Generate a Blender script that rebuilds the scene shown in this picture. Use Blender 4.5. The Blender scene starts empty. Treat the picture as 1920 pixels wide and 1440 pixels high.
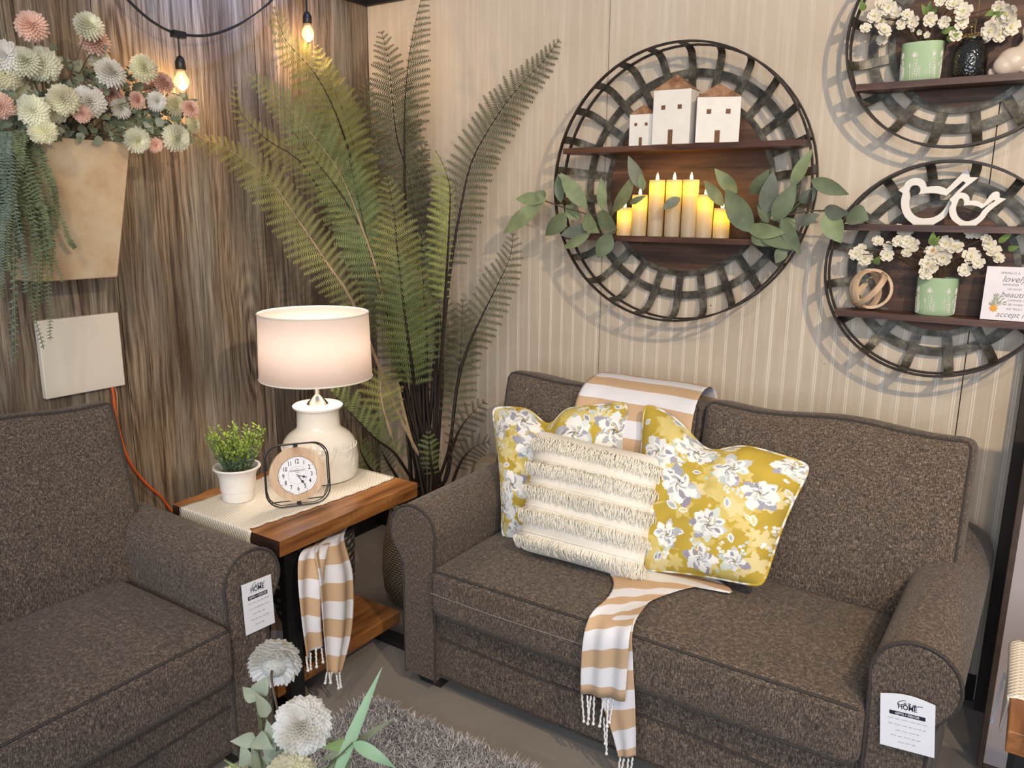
import bpy, math, random
import numpy as np
from mathutils import Vector, Matrix, noise as mnoise
random.seed(7)
rng = np.random.default_rng(11)
SC = bpy.context.scene
COL = SC.collection
R = math.radians
# ------------------------------------------------------------------ camera
CAM = np.array([2.51442, -2.66082, 1.5])
FPX = 1480.0
_p, _h, _r = R(12.5), R(123.5), R(0.5)
FW = np.array([math.cos(_h) * math.cos(_p), math.sin(_h) * math.cos(_p), -math.sin(_p)])
_R0 = np.array([math.sin(_h), -math.cos(_h), 0.0])
_U0 = np.cross(_R0, FW)
RT = _R0 * math.cos(_r) + _U0 * math.sin(_r)
UP = np.cross(RT, FW)
cam = bpy.data.cameras.new('camera')
cam.lens = 36.0 * FPX / 1920.0
cam.sensor_width = 36.0
cam.clip_start = 0.05
co = bpy.data.objects.new('camera', cam)
COL.objects.link(co)
co.matrix_world = Matrix(((RT[0], UP[0], -FW[0], CAM[0]), (RT[1], UP[1], -FW[1], CAM[1]), (RT[2], UP[2], -FW[2], CAM[2]), (0, 0, 0, 1)))
SC.camera = co
# ------------------------------------------------------------------ world, lights, exposure
SC.view_settings.view_transform = 'Standard'
SC.view_settings.look = 'None'
SC.view_settings.gamma = 1.0
SC.view_settings.use_curve_mapping = False
SC.view_settings.exposure = 0.0
w = bpy.data.worlds.new('world'); SC.world = w
w.use_nodes = True
w.node_tree.nodes['Background'].inputs[0].default_value = (0.80, 0.86, 1.0, 1)
w.node_tree.nodes['Background'].inputs[1].default_value = 0.34

def light(name, kind, loc, energy, color, target=None, **kw):
    l = bpy.data.lights.new(name, kind); l.energy = energy; l.color = color
    for k, v in kw.items(): setattr(l, k, v)
    o = bpy.data.objects.new(name, l); COL.objects.link(o); o.location = loc
    if target is not None:
        o.rotation_euler = (Vector(target) - Vector(loc)).to_track_quat('-Z', 'Y').to_euler()
    return o
# shop track spots (upper right, warm), shop window daylight (behind the camera, cool)
light('track_spot', 'SPOT', (3.5, -2.2, 2.62), 172, (1.0, 0.78, 0.52), (1.5, 0, 1.5), spot_size=R(95), spot_blend=0.8, shadow_soft_size=0.03)
light('track_spot_second', 'SPOT', (2.95, -2.6, 2.9), 45, (1.0, 0.80, 0.56), (1.6, -0.3, 0.9), spot_size=R(80), spot_blend=0.9, shadow_soft_size=0.04)
light('track_spot_left', 'SPOT', (1.7, -2.9, 2.8), 52, (1.0, 0.78, 0.52), (0.3, -1.2, 0.6), spot_size=R(90), spot_blend=0.9, shadow_soft_size=0.05)
light('track_spot_right', 'SPOT', (3.25, -1.0, 2.6), 42, (1.0, 0.72, 0.45), (2.35, -.55, .5), spot_size=R(44), spot_blend=0.9, shadow_soft_size=0.03)
light('shop_window', 'AREA', (3.2, -4.8, 1.9), 115, (0.80, 0.88, 1.0), (1.2, -0.8, 0.5), shape='RECTANGLE', size=3.2, size_y=2.0)
light('sky_glow', 'SPOT', (0.95, -1.0, 3.15), 230, (0.28, 0.45, 1.0), (0.0, -0.8, 2.55), spot_size=R(50), spot_blend=1.0, shadow_soft_size=0.15)

# ------------------------------------------------------------------ helpers
def ray(x, y):
    d = FW * FPX + RT * (x - 960) - UP * (y - 720)
    return d / np.linalg.norm(d)
def at(x, y, ax, val):
    d = ray(x, y); t = (val - CAM[ax]) / d[ax]
    return CAM + d * t
def dp(x, y, dist):
    r = ray(x, y)
    return CAM + r * dist / (r @ FW)
def V(*a): return np.array(a, float)
def unit(v): return v / (np.linalg.norm(v) + 1e-12)

class MB:
    def __init__(s): s.v = []; s.f = []; s.m = []; s.uv = None
    def add(s, vs, fs, mat=0):
        b = len(s.v); s.v.extend([tuple(map(float, q)) for q in vs]); s.f.extend([tuple(i + b for i in f) for f in fs]); s.m.extend([mat] * len(fs)); return b
    def box(s, lo, hi, mat=0, M=None):
        x0, y0, z0 = lo; x1, y1, z1 = hi
        vs = [V(x, y, z) for z in (z0, z1) for y in (y0, y1) for x in (x0, x1)]
        if M is not None: vs = [M(q) for q in vs]
        s.add(vs, [(0, 2, 3, 1), (4, 5, 7, 6), (0, 1, 5, 4), (2, 6, 7, 3), (0, 4, 6, 2), (1, 3, 7, 5)], mat)
    def tube(s, pts, r, n=8, mat=0, closed=False, cap=True):
        pts = [np.array(p, float) for p in pts]; k = len(pts)
        rs = [r] * k if np.isscalar(r) else list(r)
        tan = []
        for i in range(k):
            a = pts[(i - 1) % k] if (closed or i > 0) else pts[i]
            b = pts[(i + 1) % k] if (closed or i < k - 1) else pts[i]
            tan.append(unit(b - a))
        up = V(0, 0, 1) if abs(tan[0][2]) < .9 else V(1, 0, 0)
        N = unit(np.cross(tan[0], up)); vs = []
        for i in range(k):
            N = unit(N - tan[i] * (N @ tan[i])); B = np.cross(tan[i], N)
            for j in range(n):
                a = 2 * math.pi * j / n
                vs.append(pts[i] + (N * math.cos(a) + B * math.sin(a)) * rs[i])
        fs = []
        for i in range(k if closed else k - 1):
            i2 = (i + 1) % k
            for j in range(n):
                j2 = (j + 1) % n
                fs.append((i * n + j, i * n + j2, i2 * n + j2, i2 * n + j))
        if cap and not closed:
            fs.append(tuple(range(n - 1, -1, -1))); fs.append(tuple((k - 1) * n + j for j in range(n)))
        s.add(vs, fs, mat)
    def lathe(s, prof, c, n=48, mat=0, cap=True):
        vs = []; k = len(prof)
        for r, z in prof:
            for j in range(n):
                a = 2 * math.pi * j / n; vs.append(V(c[0] + r * math.cos(a), c[1] + r * math.sin(a), c[2] + z))
        fs = []
        for i in range(k - 1):
            for j in range(n):
                j2 = (j + 1) % n
                fs.append((i * n + j, i * n + j2, (i + 1) * n + j2, (i + 1) * n + j))
        if cap:
            fs.append(tuple(range(n - 1, -1, -1))); fs.append(tuple((k - 1) * n + j for j in range(n)))
        s.add(vs, fs, mat)
    def prism(s, poly, O, X, Y, Z, th, mat=0, side=None):
        n = len(poly)
        a = [O + X * p[0] + Y * p[1] for p in poly]; b = [q + Z * th for q in a]
        s.add(a + b, [tuple(range(n - 1, -1, -1)), tuple(range(n, 2 * n))], mat)
        s.add(a + b, [(i, (i + 1) % n, n + (i + 1) % n, n + i) for i in range(n)], mat if side is None else side)
    def grid(s, fn, nu, nv, mat=0, flip=False):
        vs = [fn(i / (nu - 1), j / (nv - 1)) for j in range(nv) for i in range(nu)]
        fs = []
        for j in range(nv - 1):
            for i in range(nu - 1):
                q = (j * nu + i, j * nu + i + 1, (j + 1) * nu + i + 1, (j + 1) * nu + i)
                fs.append(q[::-1] if flip else q)
        return s.add(vs, fs, mat)
    def sphere(s, c, r, n=10, m=7, mat=0, sc=(1, 1, 1)):
        vs = []
        for i in range(m + 1):
            th = math.pi * i / m
            for j in range(n):
                a = 2 * math.pi * j / n
                vs.append(V(c[0] + r * sc[0] * math.sin(th) * math.cos(a), c[1] + r * sc[1] * math.sin(th) * math.sin(a), c[2] + r * sc[2] * math.cos(th)))
        s.add(vs, [(i * n + j, (i + 1) * n + j, (i + 1) * n + (j + 1) % n, i * n + (j + 1) % n) for i in range(m) for j in range(n)], mat)
    def build(s, name, mats, parent=None, smooth=True, bevel=0, sub=0, solid=0, auto=40):
        me = bpy.data.meshes.new(name); 
        origin = V(0, 0, 0)
        me.from_pydata(s.v, [], s.f); me.update()
        if not isinstance(mats, (list, tuple)): mats = [mats]
        for mt in mats: me.materials.append(mt)
        if len(mats) > 1: me.polygons.foreach_set('material_index', s.m)
        o = bpy.data.objects.new(name, me); COL.objects.link(o)
        if smooth:
            me.polygons.foreach_set('use_smooth', [True] * len(me.polygons))
            if auto and not sub: me.set_sharp_from_angle(angle=R(auto))
        if parent is not None:
            o.parent = parent
            o.matrix_parent_inverse = Matrix.Translation(-parent.location)
        if solid:
            md = o.modifiers.new('solid', 'SOLIDIFY'); md.thickness = solid; md.offset = 0
        if bevel:
            md = o.modifiers.new('bevel', 'BEVEL'); md.width = bevel; md.segments = 3; md.limit_method = 'ANGLE'; md.angle_limit = R(50)
        if sub:
            md = o.modifiers.new('sub', 'SUBSURF'); md.levels = sub; md.render_levels = sub
        return o

def tag(o, label, cat=None, group=None, kind=None):
    if label: o['label'] = label
    if cat: o['category'] = cat
    if group: o['group'] = group
    if kind: o['kind'] = kind
    return o
def thing(name, label, cat, loc, group=None):
    o = bpy.data.objects.new(name, None); COL.objects.link(o); o.location = tuple(map(float, loc))
    o.empty_display_size = 0.05
    return tag(o, label, cat, group)
def struct(name, mb, m, **k):
    o = mb.build(name, m, None, **k); o['kind'] = 'structure'; return o
def text_mb(mb, txt, O, X, Y, Z, size, sx=1.0, th=0.0006, mat=0, bold=0.0, align='CENTER', shear=0.0):
    cu = bpy.data.curves.new('lettering', 'FONT'); cu.body = txt; cu.size = 1.0; cu.align_x = align; cu.align_y = 'CENTER'
    cu.extrude = 0.0; cu.offset = bold; cu.shear = shear; cu.resolution_u = 3
    t = bpy.data.objects.new('lettering', cu); COL.objects.link(t)
    dg = bpy.context.evaluated_depsgraph_get(); me = bpy.data.meshes.new_from_object(t.evaluated_get(dg))
    vs = [O + X * (v.co.x * size * sx) + Y * (v.co.y * size) + Z * th for v in me.vertices]
    mb.add(vs, [tuple(p.vertices) for p in me.polygons], mat)
    bpy.data.objects.remove(t); bpy.data.curves.remove(cu); bpy.data.meshes.remove(me)

def smoothpath(pts, n):
    """Catmull-Rom through the points, n samples"""
    P = [np.array(p, float) for p in pts]; P = [2 * P[0] - P[1]] + P + [2 * P[-1] - P[-2]]
    out = []; k = len(P) - 3
    for i in range(n):
        t = k * i / (n - 1); a = min(int(t), k - 1); t -= a
        p0, p1, p2, p3 = P[a:a + 4]
        out.append(.5 * ((2 * p1) + (-p0 + p2) * t + (2 * p0 - 5 * p1 + 4 * p2 - p3) * t * t + (-p0 + 3 * p1 - 3 * p2 + p3) * t ** 3))
    return out

# ------------------------------------------------------------------ materials
class NT:
    def __init__(s, name):
        s.m = bpy.data.materials.new(name); s.m.use_nodes = True; s.t = s.m.node_tree; s.n = s.t.nodes; s.n.clear()
        s.out = s.n.new('ShaderNodeOutputMaterial'); s.b = s.n.new('ShaderNodeBsdfPrincipled'); s.t.links.new(s.b.outputs[0], s.out.inputs[0])
    def node(s, typ, **kw):
        n = s.n.new('ShaderNode' + typ)
        for k, v in kw.items():
            if k in n.inputs.keys():
                s.set(n.inputs[k], v)
            else: setattr(n, k, v)
        return n
    def set(s, inp, v):
        if isinstance(v, bpy.types.NodeSocket): s.t.links.new(v, inp)
        else: inp.default_value = v
    def math(s, op, a, b=0.0, c=None):
        n = s.n.new('ShaderNodeMath'); n.operation = op; s.set(n.inputs[0], a); s.set(n.inputs[1], b)
        if c is not None: s.set(n.inputs[2], c)
        return n.outputs[0]
    def coord(s, kind='Object'): return s.n.new('ShaderNodeTexCoord').outputs[kind]
    def mapping(s, vec, scale=(1, 1, 1), rot=(0, 0, 0), loc=(0, 0, 0)):
        n = s.n.new('ShaderNodeMapping'); s.set(n.inputs[0], vec); n.inputs['Scale'].default_value = scale; n.inputs['Rotation'].default_value = rot; n.inputs['Location'].default_value = loc
        return n.outputs[0]
    def noise(s, vec, scale, detail=4, rough=.55, dist=0):
        n = s.n.new('ShaderNodeTexNoise'); s.set(n.inputs['Vector'], vec); n.inputs['Scale'].default_value = scale; n.inputs['Detail'].default_value = detail; n.inputs['Roughness'].default_value = rough; n.inputs['Distortion'].default_value = dist
        return n.outputs['Fac']
    def ramp(s, fac, stops, interp='LINEAR'):
        n = s.n.new('ShaderNodeValToRGB'); s.set(n.inputs[0], fac); e = n.color_ramp.elements; n.color_ramp.interpolation = interp
        while len(e) < len(stops): e.new(.5)
        for i, (p, c) in enumerate(stops):
            e[i].position = p; e[i].color = (*c, 1) if len(c) == 3 else c
        return n.outputs[0]
    def mix(s, fac, a, b, mode='MIX'):
        n = s.n.new('ShaderNodeMix'); n.data_type = 'RGBA'; n.blend_type = mode; s.set(n.inputs[0], fac); s.set(n.inputs[6], a if not isinstance(a, tuple) or len(a) == 4 else (*a, 1)); s.set(n.inputs[7], b if not isinstance(b, tuple) or len(b) == 4 else (*b, 1))
        return n.outputs[2]
    def bump(s, h, strength=.3, dist=.01):
        n = s.n.new('ShaderNodeBump'); n.inputs['Strength'].default_value = strength; n.inputs['Distance'].default_value = dist; s.set(n.inputs['Height'], h)
        s.t.links.new(n.outputs[0], s.b.inputs['Normal'])
    def fin(s, color=None, rough=.6, **kw):
        if color is not None: s.set(s.b.inputs['Base Color'], color if not isinstance(color, tuple) or len(color) == 4 else (*color, 1))
        s.set(s.b.inputs['Roughness'], rough)
        for k, v in kw.items(): s.set(s.b.inputs[k.replace('_', ' ')], v)
        return s.m
MAT = {}
def plain(name, color, rough=.6, vary=.12, scale=30, bump=0, **kw):
    t = NT(name); c = t.coord()
    f = t.noise(c, scale, 4)
    lo = tuple(x * (1 - vary) for x in color); hi = tuple(min(1, x * (1 + vary)) for x in color)
    col = t.ramp(f, [(.3, lo), (.7, hi)])
    if bump: t.bump(f, bump, .004)
    MAT[name] = t.fin(col, rough, **kw); return MAT[name]
def srgb(r, g, b):
    f = lambda c: (c / 255 / 12.92) if c / 255 <= .04045 else ((c / 255 + .055) / 1.055) ** 2.4
    return (f(r), f(g), f(b))

# taupe heathered upholstery
def mk_fabric(name, tone=(1, 1, 1)):
    t = NT(name); c = t.coord()
    a = t.noise(t.mapping(c, (420, 420, 95)), 1, 3, .6)
    b = t.noise(t.mapping(c, (100, 100, 420)), 1, 3, .6)
    d = t.noise(c, 5, 3)
    f = t.math('ADD', t.math('MULTIPLY', a, .62), t.math('MULTIPLY', b, .38))
    col = t.ramp(f, [(.37, (.014, .011, .009)), (.475, (.066, .048, .037)), (.56, (.165, .122, .090)), (.68, (.40, .31, .235))])
    col = t.mix(t.math('MULTIPLY', d, .22), col, tuple(x * y for x, y in zip((.105, .078, .058), tone)))
    t.bump(f, .55, .003)
    t.b.inputs['Sheen Weight'].default_value = .12
    MAT[name] = t.fin(col, .9)
mk_fabric('upholstery')
plain('piping_fabric', (.05, .041, .036), .9, .5, 300)
plain('piping_light', (.22, .19, .17), .9, .3, 300)
plain('dark_foot', (.02, .016, .014), .5)

# weathered board wall; uv in metres, per plank offset
def mk_boards():
    t = NT('weathered_boards'); uv = t.coord('UV')
    warp = t.noise(t.mapping(uv, (6, .9, 1)), 1, 3, .6)
    wv = t.n.new('ShaderNodeVectorMath'); wv.operation = 'MULTIPLY_ADD'
    sep = t.n.new('ShaderNodeCombineXYZ'); t.set(sep.inputs[0], t.math('MULTIPLY', warp, .07)); 
    t.set(wv.inputs[0], sep.outputs[0]); wv.inputs[1].default_value = (1, 1, 1); t.set(wv.inputs[2], uv)
    u2 = wv.outputs[0]
    g1 = t.noise(t.mapping(u2, (70, 1.6, 1)), 1, 5, .65)
    g2 = t.noise(t.mapping(u2, (300, 7, 1)), 1, 3, .6)
    big = t.noise(t.mapping(uv, (9, 1.2, 1)), 1, 3, .5)
    vo = t.n.new('ShaderNodeTexVoronoi'); t.set(vo.inputs['Vector'], t.mapping(u2, (4.4, 1.0, 1))); vo.inputs['Scale'].default_value = 1
    knot = t.ramp(vo.outputs['Distance'], [(.03, (1, 1, 1)), (.12, (0, 0, 0))])
    rings = t.math('MULTIPLY', t.math('SINE', t.math('MULTIPLY', vo.outputs['Distance'], 75)), t.ramp(vo.outputs['Distance'], [(.05, (1, 1, 1)), (.42, (0, 0, 0))]))
    f = t.math('ADD', t.math('MULTIPLY', g1, .62), t.math('MULTIPLY', g2, .38))
    f = t.math('ADD', f, t.math('MULTIPLY', rings, .075))
    col = t.ramp(f, [(.36, (.030, .018, .011)), (.455, (.115, .076, .045)), (.53, (.26, .188, .124)), (.63, (.40, .315, .225)), (.75, (.56, .48, .37))])
    grey = t.ramp(f, [(.34, (.065, .056, .045)), (.52, (.26, .228, .180)), (.72, (.50, .46, .39))])
    col = t.mix(t.ramp(big, [(.40, (0, 0, 0)), (.62, (.75, .75, .75))]), col, grey)
    dk = t.noise(t.mapping(uv, (4.5, .8, 1), loc=(3, 7, 0)), 1, 2, .5)
    col = t.mix(t.ramp(dk, [(.47, (0, 0, 0)), (.64, (.68, .68, .68))]), col, (.05, .028, .016))
    col = t.mix(knot, col, (.025, .013, .008))
    t.bump(f, .5, .004)
    MAT['weathered_boards'] = t.fin(col, .75)
mk_boards()
# cream bead board wall
def mk_bead():
    t = NT('cream_beadboard'); c = t.coord(); s = t.n.new('ShaderNodeSeparateXYZ'); t.set(s.inputs[0], c)
    x = s.outputs[0]
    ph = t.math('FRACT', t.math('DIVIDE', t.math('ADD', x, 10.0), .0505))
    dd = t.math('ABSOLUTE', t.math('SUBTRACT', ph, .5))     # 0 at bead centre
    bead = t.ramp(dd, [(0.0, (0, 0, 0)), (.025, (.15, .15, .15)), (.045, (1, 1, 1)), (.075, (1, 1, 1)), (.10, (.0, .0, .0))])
    wear = t.noise(t.mapping(c, (40, 1, 2.2)), 1, 4, .6)
    stain = t.noise(t.mapping(c, (1.6, 1, 1.1)), 1, 4, .6)
    base = t.ramp(stain, [(.3, srgb(190, 173, 152)), (.7, srgb(210, 196, 177))])
    base = t.mix(t.ramp(wear, [(.50, (0, 0, 0)), (.75, (.45, .45, .45))]), base, srgb(228, 218, 202))
    fade = t.noise(t.mapping(c, (2, 1, 1.2), loc=(5, 2, 1)), 1, 3, .5)
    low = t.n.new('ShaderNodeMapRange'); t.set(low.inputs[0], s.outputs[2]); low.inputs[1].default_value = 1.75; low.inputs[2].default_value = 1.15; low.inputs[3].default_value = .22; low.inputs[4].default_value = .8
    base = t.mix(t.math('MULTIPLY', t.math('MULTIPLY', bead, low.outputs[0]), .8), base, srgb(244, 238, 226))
    # pinholes, scratches
    vo = t.n.new('ShaderNodeTexVoronoi'); t.set(vo.inputs['Vector'], t.mapping(c, (9, 9, 9))); vo.inputs['Scale'].default_value = 1
    base = t.mix(t.ramp(vo.outputs['Distance'], [(.02, (.9, .9, .9)), (.035, (0, 0, 0))]), base, (.05, .035, .025))
    sc = t.noise(t.mapping(c, (60, 1, 9)), 1, 2, .8)
    base = t.mix(t.ramp(sc, [(.74, (0, 0, 0)), (.78, (.8, .8, .8))]), base, (.22, .17, .13))
    t.bump(t.math('MULTIPLY', bead, -1), .12, .003)
    MAT['cream_beadboard'] = t.fin(base, .62)
mk_bead()
plain('black_trim', (.008, .007, .007), .5)
plain('concrete', srgb(150, 143, 136), .42, .12, 2.2)
plain('dark_casing', (.03, .021, .016), .6, .3, 8)
def mk_wood(name, stops, sc=(2, 30, 30), rough=.45, bump=.15, rot=(0, 0, 0)):
    t = NT(name); c = t.mapping(t.coord(), (1, 1, 1), rot)
    a = t.noise(t.mapping(c, sc), 1, 5, .6, .4)
    col = t.ramp(a, stops); t.bump(a, bump, .002)
    MAT[name] = t.fin(col, rough)
mk_wood('acacia', [(.3, (.11, .035, .010)), (.5, (.30, .115, .032)), (.7, (.46, .21, .07))], (30, 3, 30), .32)
mk_wood('bark_edge', [(.3, (.012, .006, .003)), (.7, (.06, .025, .012))], (10, 30, 30), .7, .5)
mk_wood('walnut_board', [(.3, (.028, .013, .008)), (.5, (.08, .037, .021)), (.7, (.16, .08, .046))], (3, 20, 34), .6)
mk_wood('shelf_wood', [(.3, (.032, .013, .008)), (.5, (.085, .034, .020)), (.7, (.16, .075, .045))], (4, 40, 40), .4)
mk_wood('roof_wood', [(.3, (.16, .07, .03)), (.5, (.32, .16, .08)), (.7, (.48, .28, .16))], (40, 40, 6), .6)
mk_wood('oak_light', [(.3, (.42, .27, .16)), (.5, (.60, .42, .27)), (.7, (.76, .58, .40))], (26, 26, 3), .55, .1)
def mk_iron():
    t = NT('weathered_iron'); c = t.coord(); a = t.noise(c, 22, 5, .65)
    col = t.ramp(a, [(.32, (.026, .021, .016)), (.50, (.085, .076, .058)), (.66, (.20, .185, .145))])
    t.bump(a, .3, .002); MAT['weathered_iron'] = t.fin(col, .5, Metallic=.35)
mk_iron()
plain('rim_iron', (.034, .023, .017), .45, .5, 20, Metallic=.3)
plain('white_paint', srgb(232, 226, 218), .7, .04)
plain('window_brown', (.16, .075, .03), .7, .3, 200)
plain('ivory_ceramic', srgb(234, 229, 218), .13, .02, 8)
plain('chrome', (.75, .73, .70), .12, .05, Metallic=1.0)
plain('black_metal', (.012, .011, .011), .38, .2)
plain('white_plate', srgb(224, 214, 198), .5, .03, 4)
plain('paper', srgb(238, 238, 242), .7, .01)
plain('ink', (.01, .012, .03), .6)
plain('pencil', (.22, .22, .26), .8, .3, 400)
plain('orange_rubber', (.80, .14, .025), .4, .1)
plain('beige_rubber', (.55, .36, .25), .5, .1)
plain('blossom_white', srgb(222, 214, 196), .75, .04, 30)
plain('blossom_heart', srgb(214, 206, 120), .75, .2, 60)
plain('blossom_yolk', srgb(222, 160, 60), .75, .2, 60)
plain('stem_green', (.10, .13, .05), .6, .3)
plain('stem_brown', (.085, .055, .03), .6, .3)
plain('leaf_sage', srgb(124, 130, 106), .7, .22, 14)
plain('leaf_dusty', srgb(150, 158, 136), .7, .18, 14)
plain('leaf_green', srgb(118, 142, 76), .6, .22, 14)
plain('leaf_blade', srgb(132, 164, 128), .55, .14, 10)
def mk_leaf(name, col, rough=.6, transl=.25):
    t = NT(name); f = t.noise(t.coord(), 16, 3)
    c = t.ramp(f, [(.3, tuple(x * .72 for x in col)), (.7, tuple(min(1, x * 1.25) for x in col))])
    t.fin(c, rough); tr = t.n.new('ShaderNodeBsdfTranslucent'); t.set(tr.inputs[0], c)
    mx = t.n.new('ShaderNodeMixShader'); mx.inputs[0].default_value = transl
    t.t.links.new(t.b.outputs[0], mx.inputs[1]); t.t.links.new(tr.outputs[0], mx.inputs[2]); t.t.links.new(mx.outputs[0], t.out.inputs[0])
    MAT[name] = t.m
mk_leaf('fern_olive', (.20, .195, .055)); mk_leaf('fern_green', (.145, .18, .058)); mk_leaf('fern_dark', (.085, .085, .036)); mk_leaf('fern_lime', (.30, .34, .08)); mk_leaf('fern_brown', (.055, .042, .022))  # fern_olive: warm light on the left fronds is mixed into the leaf colour
mk_leaf('mum_white', (.97, .92, .80), .8, .5); mk_leaf('mum_cream', (.90, .83, .62), .8, .5); mk_leaf('mum_pink', (.90, .60, .50), .8, .45); mk_leaf('mum_sage', (.84, .83, .67), .8, .5)
mk_leaf('eucalyptus', (.17, .215, .125)); mk_leaf('eucalyptus_pale', (.27, .33, .17)); mk_leaf('eucalyptus_grey', (.19, .22, .17))
mk_leaf('trailing_leaf', (.165, .20, .10)); mk_leaf('trailing_blue', (.19, .25, .20))
mk_leaf('sprout_green', (.36, .50, .06)); mk_leaf('sprout_grey', (.16, .24, .14))
plain('fern_stem', (.020, .012, .008), .55, .3, 20, **{'Specular IOR Level': .25})
plain('fern_stem_tan', (.30, .22, .13), .3, .3, 20)
def mk_terracotta():
    t = NT('washed_clay'); c = t.coord(); a = t.noise(c, 7, 5, .6); b = t.noise(c, 60, 3, .6)
    col = t.ramp(a, [(.3, srgb(180, 150, 116)), (.5, srgb(196, 175, 143)), (.7, srgb(206, 196, 172))])
    col = t.mix(t.math('MULTIPLY', b, .25), col, srgb(170, 120, 84)); t.bump(b, .15, .003)
    MAT['washed_clay'] = t.fin(col, .8)
mk_terracotta()
def mk_wicker(name, lo, hi, sz=70, sx=26):
    t = NT(name); uv = t.coord('UV')
    s = t.n.new('ShaderNodeSeparateXYZ'); t.set(s.inputs[0], uv)
    row = t.math('FLOOR', t.math('MULTIPLY', s.outputs[1], sz))
    a = t.math('SINE', t.math('ADD', t.math('MULTIPLY', s.outputs[0], sx * 6.283), t.math('MULTIPLY', row, math.pi)))
    r = t.math('SINE', t.math('MULTIPLY', t.math('FRACT', t.math('MULTIPLY', s.outputs[1], sz)), math.pi))
    h = t.math('MULTIPLY', r, t.math('ADD', t.math('MULTIPLY', a, .35), .65))
    col = t.ramp(h, [(0.05, tuple(x * .25 for x in lo)), (.45, lo), (1, hi)])
    t.bump(h, .9, .006); MAT[name] = t.fin(col, .7)
mk_wicker('wicker_tan', (.34, .24, .14), (.62, .48, .31), 105, 60)
mk_wicker('wicker_grey', (.09, .085, .07), (.30, .28, .22), 45, 24)
def mk_stripe(name, a, b, period, off=0):
    t = NT(name); uv = t.coord('UV'); s = t.n.new('ShaderNodeSeparateXYZ'); t.set(s.inputs[0], uv)
    fr = t.math('FRACT', t.math('DIVIDE', t.math('ADD', s.outputs[1], 10 + off), period))
    st = t.ramp(fr, [(.0, (0, 0, 0)), (.5, (1, 1, 1))], 'CONSTANT')
    wv = t.noise(t.mapping(uv, (900, 160, 1)), 1, 2, .5)
    aa = t.mix(wv, tuple(x * .86 for x in a), tuple(min(1, x * 1.12) for x in a)); bb = t.mix(wv, tuple(x * .93 for x in b), b)
    t.bump(wv, .15, .001)
    MAT[name] = t.fin(t.mix(st, aa, bb), .85)
mk_stripe('striped_cotton', srgb(202, 170, 136), srgb(232, 230, 234), .113)
plain('cotton_white', srgb(234, 232, 230), .9, .05, 200)
plain('cream_cotton', srgb(232, 226, 214), .9, .05, 160)
plain('fringe_yarn', srgb(238, 232, 218), .9, .07, 200)
def mk_waffle():
    t = NT('waffle_weave'); uv = t.coord('UV'); s = t.n.new('ShaderNodeSeparateXYZ'); t.set(s.inputs[0], uv)
    a = t.math('SINE', t.math('MULTIPLY', s.outputs[0], 2 * math.pi / .013)); b = t.math('SINE', t.math('MULTIPLY', s.outputs[1], 2 * math.pi / .016))
    h = t.math('MULTIPLY', a, b)
    col = t.ramp(t.math('MULTIPLY_ADD', h, .5, .5), [(.0, srgb(206, 194, 172)), (.4, srgb(236, 228, 212))])
    t.bump(h, .35, .004); MAT['waffle_weave'] = t.fin(col, .9)
mk_waffle()
def mk_painted():
    t = NT('floral_print'); n = t.n.new('ShaderNodeAttribute'); n.attribute_name = 'print'
    w = t.noise(t.coord(), 420, 2); t.bump(w, .12, .001)
    MAT['floral_print'] = t.fin(n.outputs['Color'], .8)
mk_painted()
def mk_transl(name, col, mixf=.75, rough=.5):
    t = NT(name); t.fin(col, rough); tr = t.n.new('ShaderNodeBsdfTranslucent'); tr.inputs[0].default_value = (*col, 1)
    mx = t.n.new('ShaderNodeMixShader'); mx.inputs[0].default_value = mixf
    t.t.links.new(t.b.outputs[0], mx.inputs[1]); t.t.links.new(tr.outputs[0], mx.inputs[2]); t.t.links.new(mx.outputs[0], t.out.inputs[0]); MAT[name] = t.m
mk_transl('lamp_linen', (.84, .76, .71), .42, .8)
mk_transl('candle_wax', (.72, .63, .47), .5, .35)
def mk_emit(name, col, st):
    t = NT(name); e = t.n.new('ShaderNodeEmission'); e.inputs[0].default_value = (*col, 1); e.inputs[1].default_value = st
    t.t.links.new(e.outputs[0], t.out.inputs[0]); MAT[name] = t.m
mk_emit('led_flame', (1.0, .78, .25), 9); mk_emit('filament', (1.0, .62, .22), 60); mk_emit('lamp_bulb', (1.0, .82, .62), 14)
def mk_glass(name, col=(1, 1, 1), rough=.02):
    t = NT(name); t.fin(col, rough); g = t.n.new('ShaderNodeBsdfTransparent'); g.inputs[0].default_value = (*col, 1)
    mx = t.n.new('ShaderNodeMixShader'); mx.inputs[0].default_value = .86
    t.t.links.new(t.b.outputs[0], mx.inputs[1]); t.t.links.new(g.outputs[0], mx.inputs[2]); t.t.links.new(mx.outputs[0], t.out.inputs[0]); MAT[name] = t.m
mk_glass('bulb_glass', (1, .95, .85))
def mk_mercury():
    t = NT('mercury_glass'); c = t.coord(); v = t.n.new('ShaderNodeTexVoronoi'); t.set(v.inputs['Vector'], c); v.inputs['Scale'].default_value = 160
    n = t.noise(c, 90, 4, .7); t.bump(v.outputs['Distance'], .35, .004)
    MAT['mercury_glass'] = t.fin((.09, .085, .08), .12, Metallic=.9)
mk_mercury()
plain('gold_wire', (.85, .62, .25), .2, .1, Metallic=1.0)
plain('sage_glaze', srgb(160, 186, 146), .55, .04, 6)
plain('bunny_ceramic', srgb(206, 190, 172), .25, .05, 20)
plain('stone_pot', srgb(176, 160, 134), .8, .12, 20)
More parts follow.
